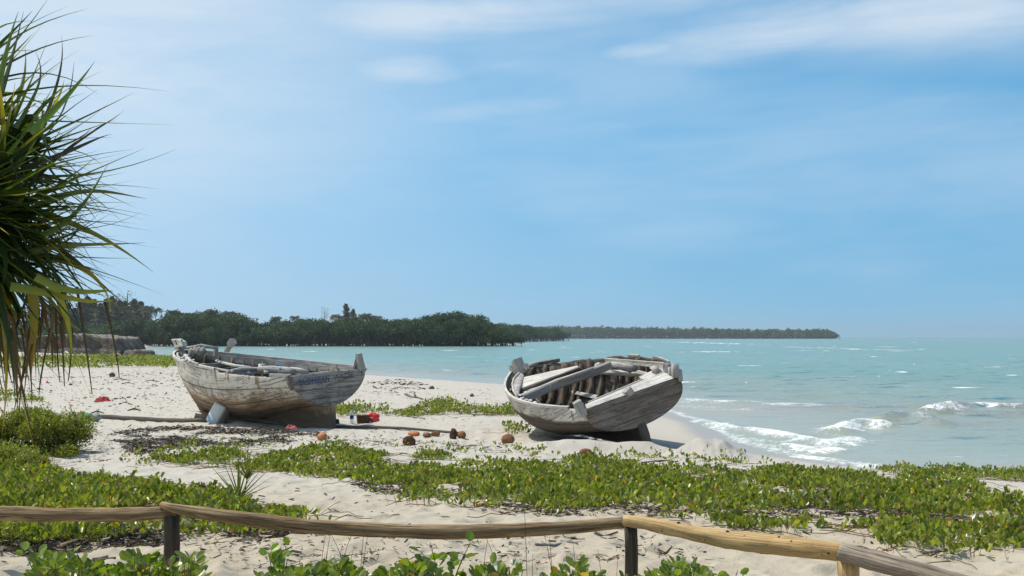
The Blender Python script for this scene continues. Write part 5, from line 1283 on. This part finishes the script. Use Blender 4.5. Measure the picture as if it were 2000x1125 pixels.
# ------------------------------------------------------------------ rock ledge
def rock_material(name='ledge_rock'):
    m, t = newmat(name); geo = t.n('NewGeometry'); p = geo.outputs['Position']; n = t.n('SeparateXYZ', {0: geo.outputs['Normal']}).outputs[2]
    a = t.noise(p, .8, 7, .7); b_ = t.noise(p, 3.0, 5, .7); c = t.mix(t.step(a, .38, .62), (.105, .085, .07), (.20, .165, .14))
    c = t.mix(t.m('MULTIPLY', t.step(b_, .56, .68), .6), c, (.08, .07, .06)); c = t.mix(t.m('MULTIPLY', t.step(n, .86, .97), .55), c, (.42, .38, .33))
    finish(m, t, c, .95, t.m('ADD', a, b_), 1.0, .4, .1); return m
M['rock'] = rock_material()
def ledge(name, label, pts, Yd, depth, seed, zb, ex=.55):
    """a rock shelf with a steep broken front, rising from the sand"""
    nx, ny = 150, 34; xs = np.linspace(pts[0][0], pts[-1][0], nx); top = np.array([at_dist(a, np.interp(a, [p[0] for p in pts], [p[1] for p in pts]), Yd)[2] for a in xs]) - zb
    X0 = (xs - 1000) / FPX * Yd; yv = np.concatenate([np.linspace(-1.6, .6, 22), np.linspace(.9, depth, ny - 22)]); GX, GY = np.meshgrid(X0, yv, indexing='ij')
    e = np.minimum(1, np.minimum(np.arange(nx), np.arange(nx)[::-1] + 0.) / 7.)[:, None] ** ex
    fr = 1.5 * (fbm(GX * .5 + seed, GX * 0 + seed, 4, 3) - .5); f = sst(GY, -1.0 + fr, -.35 + fr); low = .35 * sst(GY, -1.7 + fr, -1.0 + fr)
    H_ = top[:, None] * np.clip(np.maximum(f, low), 0, 1) * e; H_ = H_ * (1 - .22 * (fbm(GX * 1.1, GY * .9, 4, seed) - .2) * 1.0) + .35 * (fbm(GX * 2.4, GY * 2.4, 3, seed + 5) - .5) * (H_ > .1) - .35 * (H_ < .05)
    GYs = GY + .5 * (fbm(GX * 1.5, H_ * 2.2, 3, seed + 9) - .5)
    V = np.stack([GX - X0.mean(), GYs, H_], -1).reshape(-1, 3); i = np.arange(nx * ny).reshape(nx, ny); Q_ = np.stack([i[:-1, :-1], i[1:, :-1], i[1:, 1:], i[:-1, 1:]], -1).reshape(-1, 4)
    o = bulk(name, V, Q_, M['rock'], smooth=True); o.location = (X0.mean(), Yd, zb); tag(o, label, 'rock'); return o
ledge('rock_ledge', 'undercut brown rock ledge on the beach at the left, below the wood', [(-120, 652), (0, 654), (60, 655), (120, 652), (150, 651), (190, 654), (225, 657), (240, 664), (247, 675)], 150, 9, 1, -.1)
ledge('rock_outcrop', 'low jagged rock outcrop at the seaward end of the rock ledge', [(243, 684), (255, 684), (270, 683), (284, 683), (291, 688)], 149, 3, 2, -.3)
# ------------------------------------------------------------------ things lying on the beach
def litter(name, label, poly, n, seed, L=(.03, .12), thr=.0, nscale=.8, cols=((.05, .04, .03), (.10, .075, .05), (.16, .12, .08), (.30, .27, .22)), w=.012, flat=.7):
    poly = np.array(poly, float); W_ = np.array([at(*q)[:2] for q in poly]); a, b = W_.min(0), W_.max(0); out = []; tot = 0
    for _ in range(60):
        c = rng.uniform(a, b, (n, 2)); pp_ = proj(np.stack([c[:, 0], c[:, 1], base_height(c[:, 0], c[:, 1])], 1)); k = in_poly(pp_, poly)
        k &= (fbm(c[:, 0] / nscale, c[:, 1] / nscale, 4, seed) + rng.normal(0, .06, n)) > thr; out.append(c[k]); tot += k.sum()
        if tot > n: break
    c = np.concatenate(out)[:n]; N = len(c); z = height(c[:, 0], c[:, 1]); th = rng.uniform(0, 6.28, N); D = np.stack([np.cos(th), np.sin(th), rng.normal(0, .25, N) * flat], 1)
    C = np.array(cols)[rng.integers(0, len(cols), N)] * rng.uniform(.7, 1.3, (N, 1)); l_ = rng.uniform(*L, N)
    V, Q_, T_ = leaves(np.stack([c[:, 0], c[:, 1], z + rng.uniform(.004, .02, N)], 1), D, rand_dir(N, 1.2), l_, np.clip(w * rng.uniform(.5, 2.2, N), 0, l_), LEAF2, C)
    o = bulk(name, V, Q_, M['litter'], T_, origin=(float(c[:, 0].mean()), float(c[:, 1].mean()), 0)); tag(o, label, 'litter', kind='stuff')
litter('dry_litter', 'dark band of twigs and dead leaves below the bow of the upright boat', [(215, 850), (300, 835), (420, 835), (560, 842), (640, 850), (560, 868), (430, 872), (330, 882), (260, 890), (230, 870)], 5400, 201, thr=.475, nscale=.9, L=(.04, .18), w=.017)
litter('dry_litter', 'brown dead leaves and twigs under the left rail', [(-90, 1020), (330, 1030), (620, 1035), (640, 1050), (420, 1052), (330, 1058), (200, 1075), (-90, 1095)], 6500, 202, thr=.44, nscale=.5, L=(.03, .12), w=.012)
litter('dry_litter', 'brown twigs under the lower edge of the wide creeper mat', [(640, 920), (800, 940), (1000, 985), (1300, 985), (1500, 975), (1700, 985), (1900, 985), (1880, 1020), (1700, 1010), (1450, 1020), (1250, 1015), (1000, 1008), (830, 985), (700, 955)], 5200, 203, thr=.47, nscale=.7, L=(.03, .13), w=.012)
litter('dry_litter', 'small dark twigs scattered thinly over the whole beach', [(-90, 730), (350, 720), (720, 745), (960, 760), (1010, 840), (1400, 890), (2000, 940), (2090, 1110), (-90, 1110)], 5200, 204, thr=.40, nscale=2.5, L=(.02, .16), w=.012)
litter('dry_litter', 'dry scraps in the sand between the pole and the wide creeper mat', [(150, 840), (600, 850), (1000, 870), (1100, 890), (700, 870), (400, 880), (250, 905), (120, 905)], 1500, 205, thr=.46, nscale=1.0, L=(.03, .14))
litter('dry_litter', 'far dark scraps on the sand left of the upright boat', [(-60, 735), (340, 725), (380, 760), (380, 800), (100, 800), (60, 770), (-60, 760)], 420, 206, thr=.48, nscale=2.5, L=(.06, .30), w=.035)
litter('dry_litter', 'dark wrack on the sand between the boats, near the water', [(715, 742), (800, 742), (850, 755), (800, 775), (740, 770)], 260, 207, thr=.5, nscale=2, L=(.06, .25), w=.035)
litter('dry_litter', 'brown seaweed scraps round the foot of the fence', [(330, 1060), (900, 1055), (1250, 1045), (1500, 1090), (1400, 1110), (400, 1110)], 700, 208, thr=.46, nscale=.5, L=(.02, .10), w=.008)


def one(o, label, cat, group=None): return tag(o, label, cat, group)


p0, p1 = at(148, 818), at(905, 849); n = 30; t = np.linspace(0, 1, n); P_ = np.outer(1 - t, p0) + np.outer(t, p1); P_[:, 2] = base_height(P_[:, 0], P_[:, 1]) + .045 + .012 * np.sin(t * 17)
pole_o = p0.copy(); one(MB().tube(P_ - pole_o, np.linspace(.075, .026, n), 12, 2.1, .2, seed=4).build('long_pole', M['dark_wood']), 'long grey pole lying on the sand in front of the upright boat', 'pole').location = pole_o


def poly_pts(pts, dz=.0): return np.array([at(x, y, dz) for x, y in pts])


def stick(label, pts, rad, mat='dark_wood', name='driftwood', cat='stick', dz=.01, group=None, fork=None):
    P_ = poly_pts(pts, dz); o_ = P_[0].copy(); mb = MB(); mb.tube(P_ - o_, np.linspace(rad, rad * .55, len(P_)), 8, 2.2, .5, seed=int(pts[0][0]))
    if fork: Fk = poly_pts(fork[0], dz) ; Fk[-1, 2] += fork[1]; mb.tube(Fk - o_, np.linspace(rad * .7, rad * .3, len(Fk)), 7, 2.2, .4)
    o = mb.build(name, M[mat]); o.location = o_; return one(o, label, cat, group)
stick('dark curved driftwood branch in the creeper, right of two', [(775, 918), (792, 922), (806, 915), (815, 908)], .045, 'dark_wood', dz=.05)
stick('black driftwood lump in the creeper, left of two', [(692, 914), (706, 917), (722, 914)], .05, 'post_dark', dz=.04)
stick('forked brown driftwood on the sand between the boats', [(792, 772), (803, 776), (815, 778), (826, 780)], .06, 'dark_wood', fork=([(812, 778), (808, 772)], .12))
stick('thin straight stick at the back edge of the mat before the leaning boat', [(1252, 905), (1290, 904), (1325, 905)], .022, 'dark_wood')
stick('short stick on the sand right of the coconuts', [(900, 874), (918, 872), (932, 869)], .018)
stick('crooked stick on the sand below the pole', [(748, 865), (720, 862), (696, 857), (690, 846)], .009)
stick('grey bent branch lying on the sand under the middle rail', [(1045, 1073), (1080, 1069), (1110, 1064), (1128, 1068)], .011, 'grey_wood')
stick('small forked stick lying behind the second fence post', [(1116, 1058), (1130, 1053), (1142, 1052)], .010)
stick('flat dark stick left of the second fence post', [(1162, 1045), (1180, 1046), (1207, 1046)], .014)
stick('thin grey twig on the sand right of the second fence post', [(1285, 1077), (1300, 1079), (1312, 1076)], .007)
stick('grey twig with sprigs on the bare sand beyond the grey rail', [(1796, 1079), (1835, 1080), (1870, 1077)], .014, 'grey_wood')
stick('pale curved log at the left edge under the rail', [(-30, 1045), (0, 1040), (30, 1030), (55, 1025)], .026, 'rail_wood', 'log', 'log', .03)
stick('brown splintered log at the left, right of the pale curved log', [(120, 1072), (150, 1064), (175, 1058), (200, 1050)], .026, 'rail_wood', 'log', 'log', .02)
stick('dark bent root under the left rail near the first fence post', [(222, 1037), (250, 1036), (280, 1040), (318, 1052)], .017, 'dark_wood', 'root', 'root', .02)
stick('brown dry husk on the sand left of the first fence post', [(182, 1092), (195, 1088), (210, 1083)], .018, 'rib_wood', 'dry_husk', 'husk')
stick('curled brown leaf husk below the other husk', [(188, 1097), (205, 1094), (225, 1097)], .014, 'rib_wood', 'dry_husk', 'husk')
stick('thin bleached stick on the sand left of the fan palm leaves', [(812, 965), (840, 964), (870, 966)], .008, 'pale_wood')
stick('short dark twig on the sand beneath the long pole', [(640, 864), (665, 863), (680, 861)], .012)
for i, (x, y) in enumerate(((190, 806), (245, 790), (262, 802), (235, 742), (455, 795), (250, 750), (298, 745))):
    stick(('dark seaweed clump on the sand by the red cloth', 'dark twig cluster right of the red cloth', 'dark bird-shaped scrap of bark below the twig cluster', 'small dark stone-like scrap near the far strip', 'scrap by the boat',
           'flat dark weed streak left of the upright boat', 'dark weed streak close to the upright boat')[i] if i != 4 else 'dark scrap half buried beside the keel', [(x - 12, y), (x, y - 2), (x + 13, y + 1)], .028, 'dark_wood', 'seaweed_scrap', 'scrap', fork=([(x, y - 1), (x + 3, y - 3)], .06))


def thing_blob(name, label, cat, px, py, r, mat, amp=.2, seed=0, group=None, sink=.3, freq=1.6, dist=None, nu=16, nv=10):
    b = at(px, py); r = np.array(r) * np.ones(3); o = MB().blobm((0, 0, r[2] * (1 - sink)), r, amp, seed, nu, nv, freq).build(name, mat); o.location = b; o.rotation_euler = (0, 0, rng.uniform(0, 6)); return one(o, label, cat, group)
coco = plain('coconut_husk', (.27, .135, .065), .85, .2, sc_=9, col2=(.17, .075, .035), bstr=.8); cocod = plain('dark_husk', (.13, .06, .035), .9, .1, sc_=9, col2=(.06, .035, .022), bstr=.8); cocoo = plain('orange_husk', (.52, .21, .075), .75, .3, sc_=7, col2=(.42, .15, .05))
G_ = 'coconut husks lying on the sand'
def coconut(label, px, py, r, mat, seed, pitch=0.0, split=False):
    """a husk: three blunt ridges, pointed at one end"""
    b = at(px, py); r = np.asarray(r, float) * np.ones(3); nu, nv = 24, 16; V = []
    for j in range(nv + 1):
        ph = math.pi * j / nv
        for i in range(nu):
            a = 2 * math.pi * i / nu; k = 1 + .07 * math.cos(3 * a) * math.sin(ph); s_ = math.sin(ph) ** .85
            n_ = 1 + .10 * (fbm(np.array([a * 2 + seed]), np.array([ph * 2.]), 3, seed)[0] - .5)
            x = -math.cos(ph) * (1.12 if ph > 1.57 else 1.0); V.append((x * r[0] * n_, s_ * math.cos(a) * r[1] * k * n_, s_ * math.sin(a) * r[2] * k * n_ + r[2] * .70))
    V = np.array(V)
    if split: V[:, 2] = np.where(V[:, 0] > r[0] * .55, V[:, 2] * .8, V[:, 2]); V[:, 0] = np.minimum(V[:, 0], r[0] * .72)
    F = [(j * nu + i, j * nu + (i + 1) % nu, (j + 1) * nu + (i + 1) % nu, (j + 1) * nu + i) for j in range(nv) for i in range(nu)]
    o = MB().add(V, F).build('coconut_husk', mat); o.location = b; o.rotation_euler = (0, pitch, rng.uniform(-.6, .6) + (math.pi if seed % 2 else 0)); return one(o, label, 'coconut', G_)
coconut('bright orange coconut husk alone below the stern of the upright boat', 631, 858, (.10, .08, .085), cocoo, 1, .3)
coconut('dark brown coconut husk just above the creeper edge, left of the others', 800, 869, (.145, .11, .11), cocod, 2, 0, True)
coconut('orange-brown husk against the pole, leftmost of the row there', 809, 851, (.13, .08, .065), cocoo, 3)
coconut('small reddish husk beside the pole, second in the row', 834, 852, (.085, .07, .055), coco, 5)
coconut('flat brown husk beside the pole, third in the row', 850, 850, (.095, .07, .06), coco, 6)
coconut('upright torn brown husk at the right end of the pole', 885, 856, (.085, .085, .13), cocod, 7, .0, True)
coconut('rust-brown husk right beside the torn one at the pole end', 902, 855, (.09, .08, .085), coco, 9)
coconut('round brown coconut on the sand beside the bow of the leaning boat', 994, 868, (.13, .12, .12), coco, 11, .2)
coconut('half-buried reddish brown coconut before the leaning boat, close to the creeper', 1143, 888, (.115, .09, .075), coco, 12)
stone_m = plain('grey_stone', (.20, .19, .18), .9, .2, col2=(.11, .10, .095), sc_=14); pale_st = plain('pale_stone', (.50, .48, .45), .9, .2, sc_=14)
for lab, x, y, r, mt in (('round dark grey stone under the rail, right of the first fence post', 366, 1041, (.055, .05, .045), stone_m), ('grey stone with a pale top in the creeper, left of the third fence post', 1607, 992, (.075, .06, .05), stone_m),
                         ('flat pale stone beside the grey stone in the creeper', 1640, 989, (.06, .05, .02), pale_st), ('dark stone in the creeper above the driftwood branch', 707, 890, (.08, .06, .06), stone_m),
                         ('black lump on the sand behind the sternpost of the upright boat', 658, 827, (.075, .06, .07), M['post_dark']), ('flat grey stone at the lower edge of the creeper mat', 866, 985, (.05, .045, .03), stone_m),
                         ('dark stone on the far sand left of the upright boat', 219, 736, (.17, .14, .14), M['dark_wood']), ('small grey stone behind the bottle among the creeper', 811, 806, (.08, .06, .07), stone_m), ('white flat stone on the sand below the left end of the pole', 296, 838, (.14, .10, .04), pale_st),
                         ('small brown stone on the wet sand near the water', 843, 760, (.12, .10, .08), M['dark_wood']), ('tiny brown stone on the smooth sand between the boats', 922, 775, (.08, .07, .07), M['dark_wood'])):
    thing_blob('stone', lab, 'stone', x, y, r, mt, .3, len(lab))


def rag(name, label, cat, px, py, wx, hz_, mat, seed, lift=None, dz=0, rot=0.0):
    """crumpled cloth or sheet"""
    b = at(px, py, dz); n = 26; V = []; hy = wx * .55
    for j in range(n):
        for i in range(n):
            u, v = i / (n - 1) * 2 - 1, j / (n - 1) * 2 - 1; q = max(abs(u), abs(v)); rr = 1 - .16 * fbm(np.array([math.atan2(v, u) * 2 + seed]), np.array([0.]), 3, seed)[0] * q
            f = abs(fbm(np.array([u * 2.2 + seed]), np.array([v * 2.2 - seed]), 4, seed)[0] * 2 - 1); V.append((u * wx * rr, v * hy * rr, hz_ * ((1 - q ** 2.5) * (.45 + 1.3 * f)) + .008))
    F = [(j * n + i, j * n + i + 1, (j + 1) * n + i + 1, (j + 1) * n + i) for j in range(n - 1) for i in range(n - 1)]
    o = MB().add(V, F).build(name, mat); o.location = b; o.rotation_euler = (0, 0, rot); m_ = o.modifiers.new('thick', 'SOLIDIFY'); m_.thickness = .006; return one(o, label, cat)
red = plain('red_cloth', (.42, .055, .045), .8, .2, sc_=6, col2=(.28, .04, .035)); redb = plain('red_plastic', (.72, .045, .035), .4, .5, sc_=8, col2=(.6, .03, .03)); pink = plain('faded_red_cloth', (.55, .15, .13), .8, .2)
rag('red_cloth', 'crumpled dark red cloth on the sand left of the upright boat', 'cloth', 200, 785, .29, .16, red, 3)
rag('faded_cloth', 'faded pink-red rag draped over the long pole', 'cloth', 570, 843, .16, .10, pink, 5, dz=.06)
rag('yellow_scrap', 'yellow scrap among the dark twigs below the upright boat', 'scrap', 350, 872, .13, .07, plain('yellow_scrap', (.55, .42, .08), .8), 7)
rag('blue_rag', 'small dark blue rag below the yellow scrap', 'cloth', 354, 881, .10, .04, plain('blue_rag', (.03, .09, .19), .8), 8)
rag('blue_cloth', 'dark blue cloth at the left end of the wide creeper mat', 'cloth', 421, 902, .10, .10, plain('blue_cloth', (.02, .05, .12), .8), 9)
rag('blue_bag', 'bright blue plastic bag under the rail at the left edge', 'bag', 10, 1027, .05, .06, plain('blue_bag', (.04, .05, .50), .5), 10)
rag('orange_scrap', 'small orange scrap at the left end of the creeper mat', 'scrap', 330, 902, .05, .05, plain('orange_scrap', (.75, .28, .02), .6), 11)
rag('plastic_scrap', 'small pale blue plastic scrap in the far strip of creeper', 'scrap', 238, 713, .25, .12, plain('pale_plastic', (.45, .62, .70), .5), 12)
rag('plastic_scrap', 'small red scrap on the far sand under the pandanus leaves', 'scrap', 92, 748, .07, .1, redb, 13)
rag('plastic_scrap', 'tiny red scrap on the sand left of the crumpled red cloth', 'scrap', 141, 783, .08, .04, red, 14)
rag('dry_leaf_scrap', 'grey-brown cardboard scrap above the left end of the pole', 'scrap', 159, 811, .13, .07, M['dark_wood'], 15)

# rope lump tied round the pole end
rope_g = plain('green_net', (.04, .26, .11), .8, sc_=20); rope_w = plain('grey_net', (.36, .38, .33), .9, sc_=20, col2=(.18, .22, .18))
b = at(178, 824); net = empty('net_bundle', b); tag(net, 'bundle of green and grey fishing net around the left end of the pole', 'fishing net')
MB().blobm((-.12, -.04, .08), (.15, .12, .10), .6, 3, 18, 12, 3.5).build('green_netting', rope_g, net); MB().blobm((.12, .0, .09), (.13, .12, .10), .6, 4, 18, 12, 3.5).build('grey_netting', rope_w, net)

# old barrel leaning on the keel
def barrel():
    b = at(418, 827); root = empty('plastic_barrel', b - (0, 0, .03), (R_(-2), R_(26), R_(8))); tag(root, 'dented blue-white barrel leaning on the hull of the upright boat', 'barrel')
    m, t = newmat('barrel'); o = t.n('TexCoord').outputs['Object']; z = t.n('SeparateXYZ', {0: o}).outputs[2]; x = t.n('SeparateXYZ', {0: o}).outputs[0]; n_ = t.noise(o, 4, 6, .7)
    c = t.mix(t.step(t.m('ADD', z, t.m('MULTIPLY', n_, .25)), .42, .10), (.55, .56, .54), (.16, .30, .42)); c = t.mix(t.step(t.m('ADD', x, t.m('MULTIPLY', t.m('SUBTRACT', n_, .5), .12)), .03, .10), c, (.16, .14, .11)); c = t.mix(t.m('MULTIPLY', t.step(n_, .58, .7), .6), c, (.20, .17, .13))
    finish(m, t, c, .5, n_, .3, .02, .4)
    R0, H = .225, .52; prof_ = [(0, .02), (R0 * .86, .0)] + [(R0 * (1 + .05 * math.sin(math.pi * k / 22)) * (1 + .012 * (k % 3 == 0)), .03 + (H - .06) * k / 22) for k in range(23)] + [(R0 * .9, H), (R0 * .84, H - .02), (0, H - .02)]
    nu = 32; V = []; F = []
    for r_, z_ in prof_:
        for i in range(nu): a = 6.2832 * i / nu; k = 1 - .10 * math.exp(-((a - 4.0) / .5) ** 2); V.append((r_ * k * math.cos(a), r_ * k * math.sin(a), z_))
    for j in range(len(prof_) - 1):
        for i in range(nu): F.append((j * nu + i, j * nu + (i + 1) % nu, (j + 1) * nu + (i + 1) % nu, (j + 1) * nu + i))
    MB().add(V, F).build('drum', m, root)
    h = MB(); h.tube([(.22, -.10, .44), (.28, -.12, .56), (.27, -.14, .60)], .022, 6, 4); h.tube([(.19, -.12, .59), (.34, -.12, .62)], .022, 6, 4); h.build('rusty_bracket', M['rust'], root)
barrel()
b = at(391, 818); o = MB().slab((-.16, -.07, .0), (.18, -.07, .0), (.18, .07, .10), (-.14, .07, .14), .07, seed=3, wob=.03); o = o.build('dark_crate_piece', M['post_dark']); o.location = b; one(o, 'black broken plastic piece on the sand left of the barrel', 'scrap')

# bottle
def bottle():
    b = at(687, 827); root = empty('water_bottle', b); tag(root, 'clear plastic water bottle with blue label standing on the sand', 'bottle')
    m, t = newmat('clear_plastic'); p = t.n('BsdfPrincipled', {'Base Color': (.80, .90, .92, 1), 'Roughness': .12, 'Alpha': .55, 'IOR': 1.4}); t.nt.links.new(p.outputs[0], t.n('OutputMaterial').inputs[0])
    def lathe(name, prof_, mt, par):
        nu = 20; V = [(r * math.cos(6.2832 * i / nu), r * math.sin(6.2832 * i / nu), z) for r, z in prof_ for i in range(nu)]
        F = [(j * nu + i, j * nu + (i + 1) % nu, (j + 1) * nu + (i + 1) % nu, (j + 1) * nu + i) for j in range(len(prof_) - 1) for i in range(nu)]; return MB().add(V, F).build(name, mt, par)
    s_ = 1.12
    lathe('bottle_body', [(0, 0), (.040, .0), (.044, .01), (.044, .05), (.041, .06), (.044, .07), (.044, .21), (.038, .25), (.018, .29), (.014, .30), (.014, .32)], m, root)
    lathe('paper_label', [(.0452, .10), (.0455, .11), (.0455, .17), (.0452, .18)], plain('blue_label', (.02, .07, .50), .5), root); lathe('cap', [(.017, .315), (.017, .34), (.015, .343), (0, .343)], plain('blue_cap', (.05, .18, .45), .5), root); root.scale = (s_, s_, s_)
bottle()
# basket and the red bag in it
bk = at(709, 826); root = empty('woven_basket', bk); tag(root, 'dark brown woven basket on the sand, left of and behind the red bag', 'basket')
mb = MB(); nu = 28; prof_ = [(0, 0), (.145, 0), (.15, .02), (.17, .20), (.172, .215), (.155, .21), (.14, .03), (0, .025)]
V = [(r * math.cos(6.2832 * i / nu), r * .85 * math.sin(6.2832 * i / nu), z + .008 * (i % 2)) for r, z in prof_ for i in range(nu)]; F = [(j * nu + i, j * nu + (i + 1) % nu, (j + 1) * nu + (i + 1) % nu, (j + 1) * nu + i) for j in range(len(prof_) - 1) for i in range(nu)]
mb.add(V, F).build('basket_body', plain('wicker', (.11, .06, .04), .9, sc_=40, col2=(.05, .03, .02), bstr=1), root); MB().blobm((0, 0, .17), (.12, .10, .06), .4, 4).build('contents', M['dark_wood'], root)
bg = at(728, 825); root = empty('red_bag', bg); tag(root, 'bright red plastic bag, stuffed full, beside the woven basket', 'bag'); MB().blobm((0, -.03, .12), (.185, .12, .125), .42, 6, 26, 16, 2.6).build('bag_body', redb, root); MB().blobm((.12, -.02, .17), (.05, .04, .06), .8, 8, 12, 8, 3).build('knotted_handle', redb, root)

# ------------------------------------------------------------------ person walking on the far beach
def skin_body(name, joints, edges, radii, mat, parent, sub=2):
    me = bpy.data.meshes.new(name); me.from_pydata([tuple(j) for j in joints], edges, []); o = bpy.data.objects.new(name, me); link(o, parent)
    sm = o.modifiers.new('skin', 'SKIN'); sm.use_smooth_shade = True; lay = me.skin_vertices[0].data if me.skin_vertices else None
    if lay is None: me.skin_vertices.new() if hasattr(me.skin_vertices, 'new') else None; lay = me.skin_vertices[0].data
    for i, r in enumerate(radii): lay[i].radius = (r, r) if np.isscalar(r) else r
    lay[0].use_root = True; ss = o.modifiers.new('sub', 'SUBSURF'); ss.levels = ss.render_levels = sub; me.materials.append(mat); return o
b = at_dist(112, 692.5, 108); gz_ = hz1(b[0], 108); per = empty('person', (b[0], 108, gz_), (0, 0, R_(-20))); tag(per, 'person in a rust-red top and black trousers walking on the far beach', 'person')
skin_m = plain('skin', (.13, .07, .045), .6, .3, .1); top_m = plain('rust_red_top', (.42, .09, .05), .85, .1); blk = plain('black_cloth', (.018, .018, .022), .85, .1); hair_m = plain('black_hair', (.012, .010, .010), .8)
J = [(0, 0, .95), (0, 0, 1.12), (.02, -.01, 1.32), (.04, -.02, 1.46), (.05, -.03, 1.53), (.06, -.05, 1.66), (.06, -.05, 1.74),      # spine, neck, head
     (.19, -.02, 1.43), (.28, .06, 1.18), (.30, -.08, .98), (-.13, 0, 1.43), (-.20, -.14, 1.20), (-.16, -.33, 1.08),                 # arms
     (.10, 0, .90), (.15, -.22, .50), (.20, -.12, .07), (.20, -.26, .03), (-.10, 0, .90), (-.14, .10, .50), (-.22, .34, .14), (-.24, .24, .04),
     (.31, -.12, .90), (.32, -.13, .84), (-.14, -.42, 1.06), (-.13, -.47, 1.05)]
E_ = [(0, 1), (1, 2), (2, 3), (3, 4), (4, 5), (5, 6), (3, 7), (7, 8), (8, 9), (3, 10), (10, 11), (11, 12), (0, 13), (13, 14), (14, 15), (15, 16), (0, 17), (17, 18), (18, 19), (19, 20), (9, 21), (21, 22), (12, 23), (23, 24)]
Rr = [.13, .125, .14, .10, .055, .095, .075, .065, .042, .028, .065, .042, .028, .085, .055, .035, .03, .085, .055, .035, .03, .035, .018, .035, .018]
skin_body('body', J, E_, Rr, skin_m, per)
for a_ in ((.31, -.10, .86), (-.14, -.45, 1.04)):
    pass
skin_body('top', [J[1], (.0, 0, 1.0), J[2], J[3], J[7], J[8], J[10], J[11]], [(0, 1), (0, 2), (2, 3), (3, 4), (4, 5), (3, 6), (6, 7)], [.15, .155, .165, .12, .085, .062, .085, .062], top_m, per, 1)
skin_body('trousers', [J[0], J[13], J[14], J[15], J[17], J[18], J[19], (0, 0, 1.03)], [(0, 1), (1, 2), (2, 3), (0, 4), (4, 5), (5, 6), (0, 7)], [.15, .105, .078, .055, .105, .078, .055, .145], blk, per, 1)
MB().blobm((.06, -.035, 1.73), (.105, .115, .10), .05, 2, 14, 9).build('hair', hair_m, per)
# ------------------------------------------------------------------ sea haze
def haze(dens=0.00016, x=2600, y0=-60, y1=5000, z0=-4.5, z1=45):
    V = [(sx_, y, z) for z in (z0, z1) for y in (y0, y1) for sx_ in (-x, x)]; F = [(0, 2, 3, 1), (4, 5, 7, 6), (0, 1, 5, 4), (2, 6, 7, 3), (0, 4, 6, 2), (1, 3, 7, 5)]
    me = bpy.data.meshes.new('haze'); me.from_pydata(V, [], F); o = bpy.data.objects.new('haze', me); link(o); m = bpy.data.materials.new('haze'); m.use_nodes = True; t = NT(m.node_tree)
    v = t.n('VolumePrincipled', {'Color': (.78, .85, .90, 1), 'Density': dens, 'Anisotropy': .3}); t.nt.links.new(v.outputs[0], t.n('OutputMaterial').inputs['Volume']); me.materials.append(m)
    tag(o, 'thin sea haze over the whole bay', 'haze', kind='stuff')
haze()
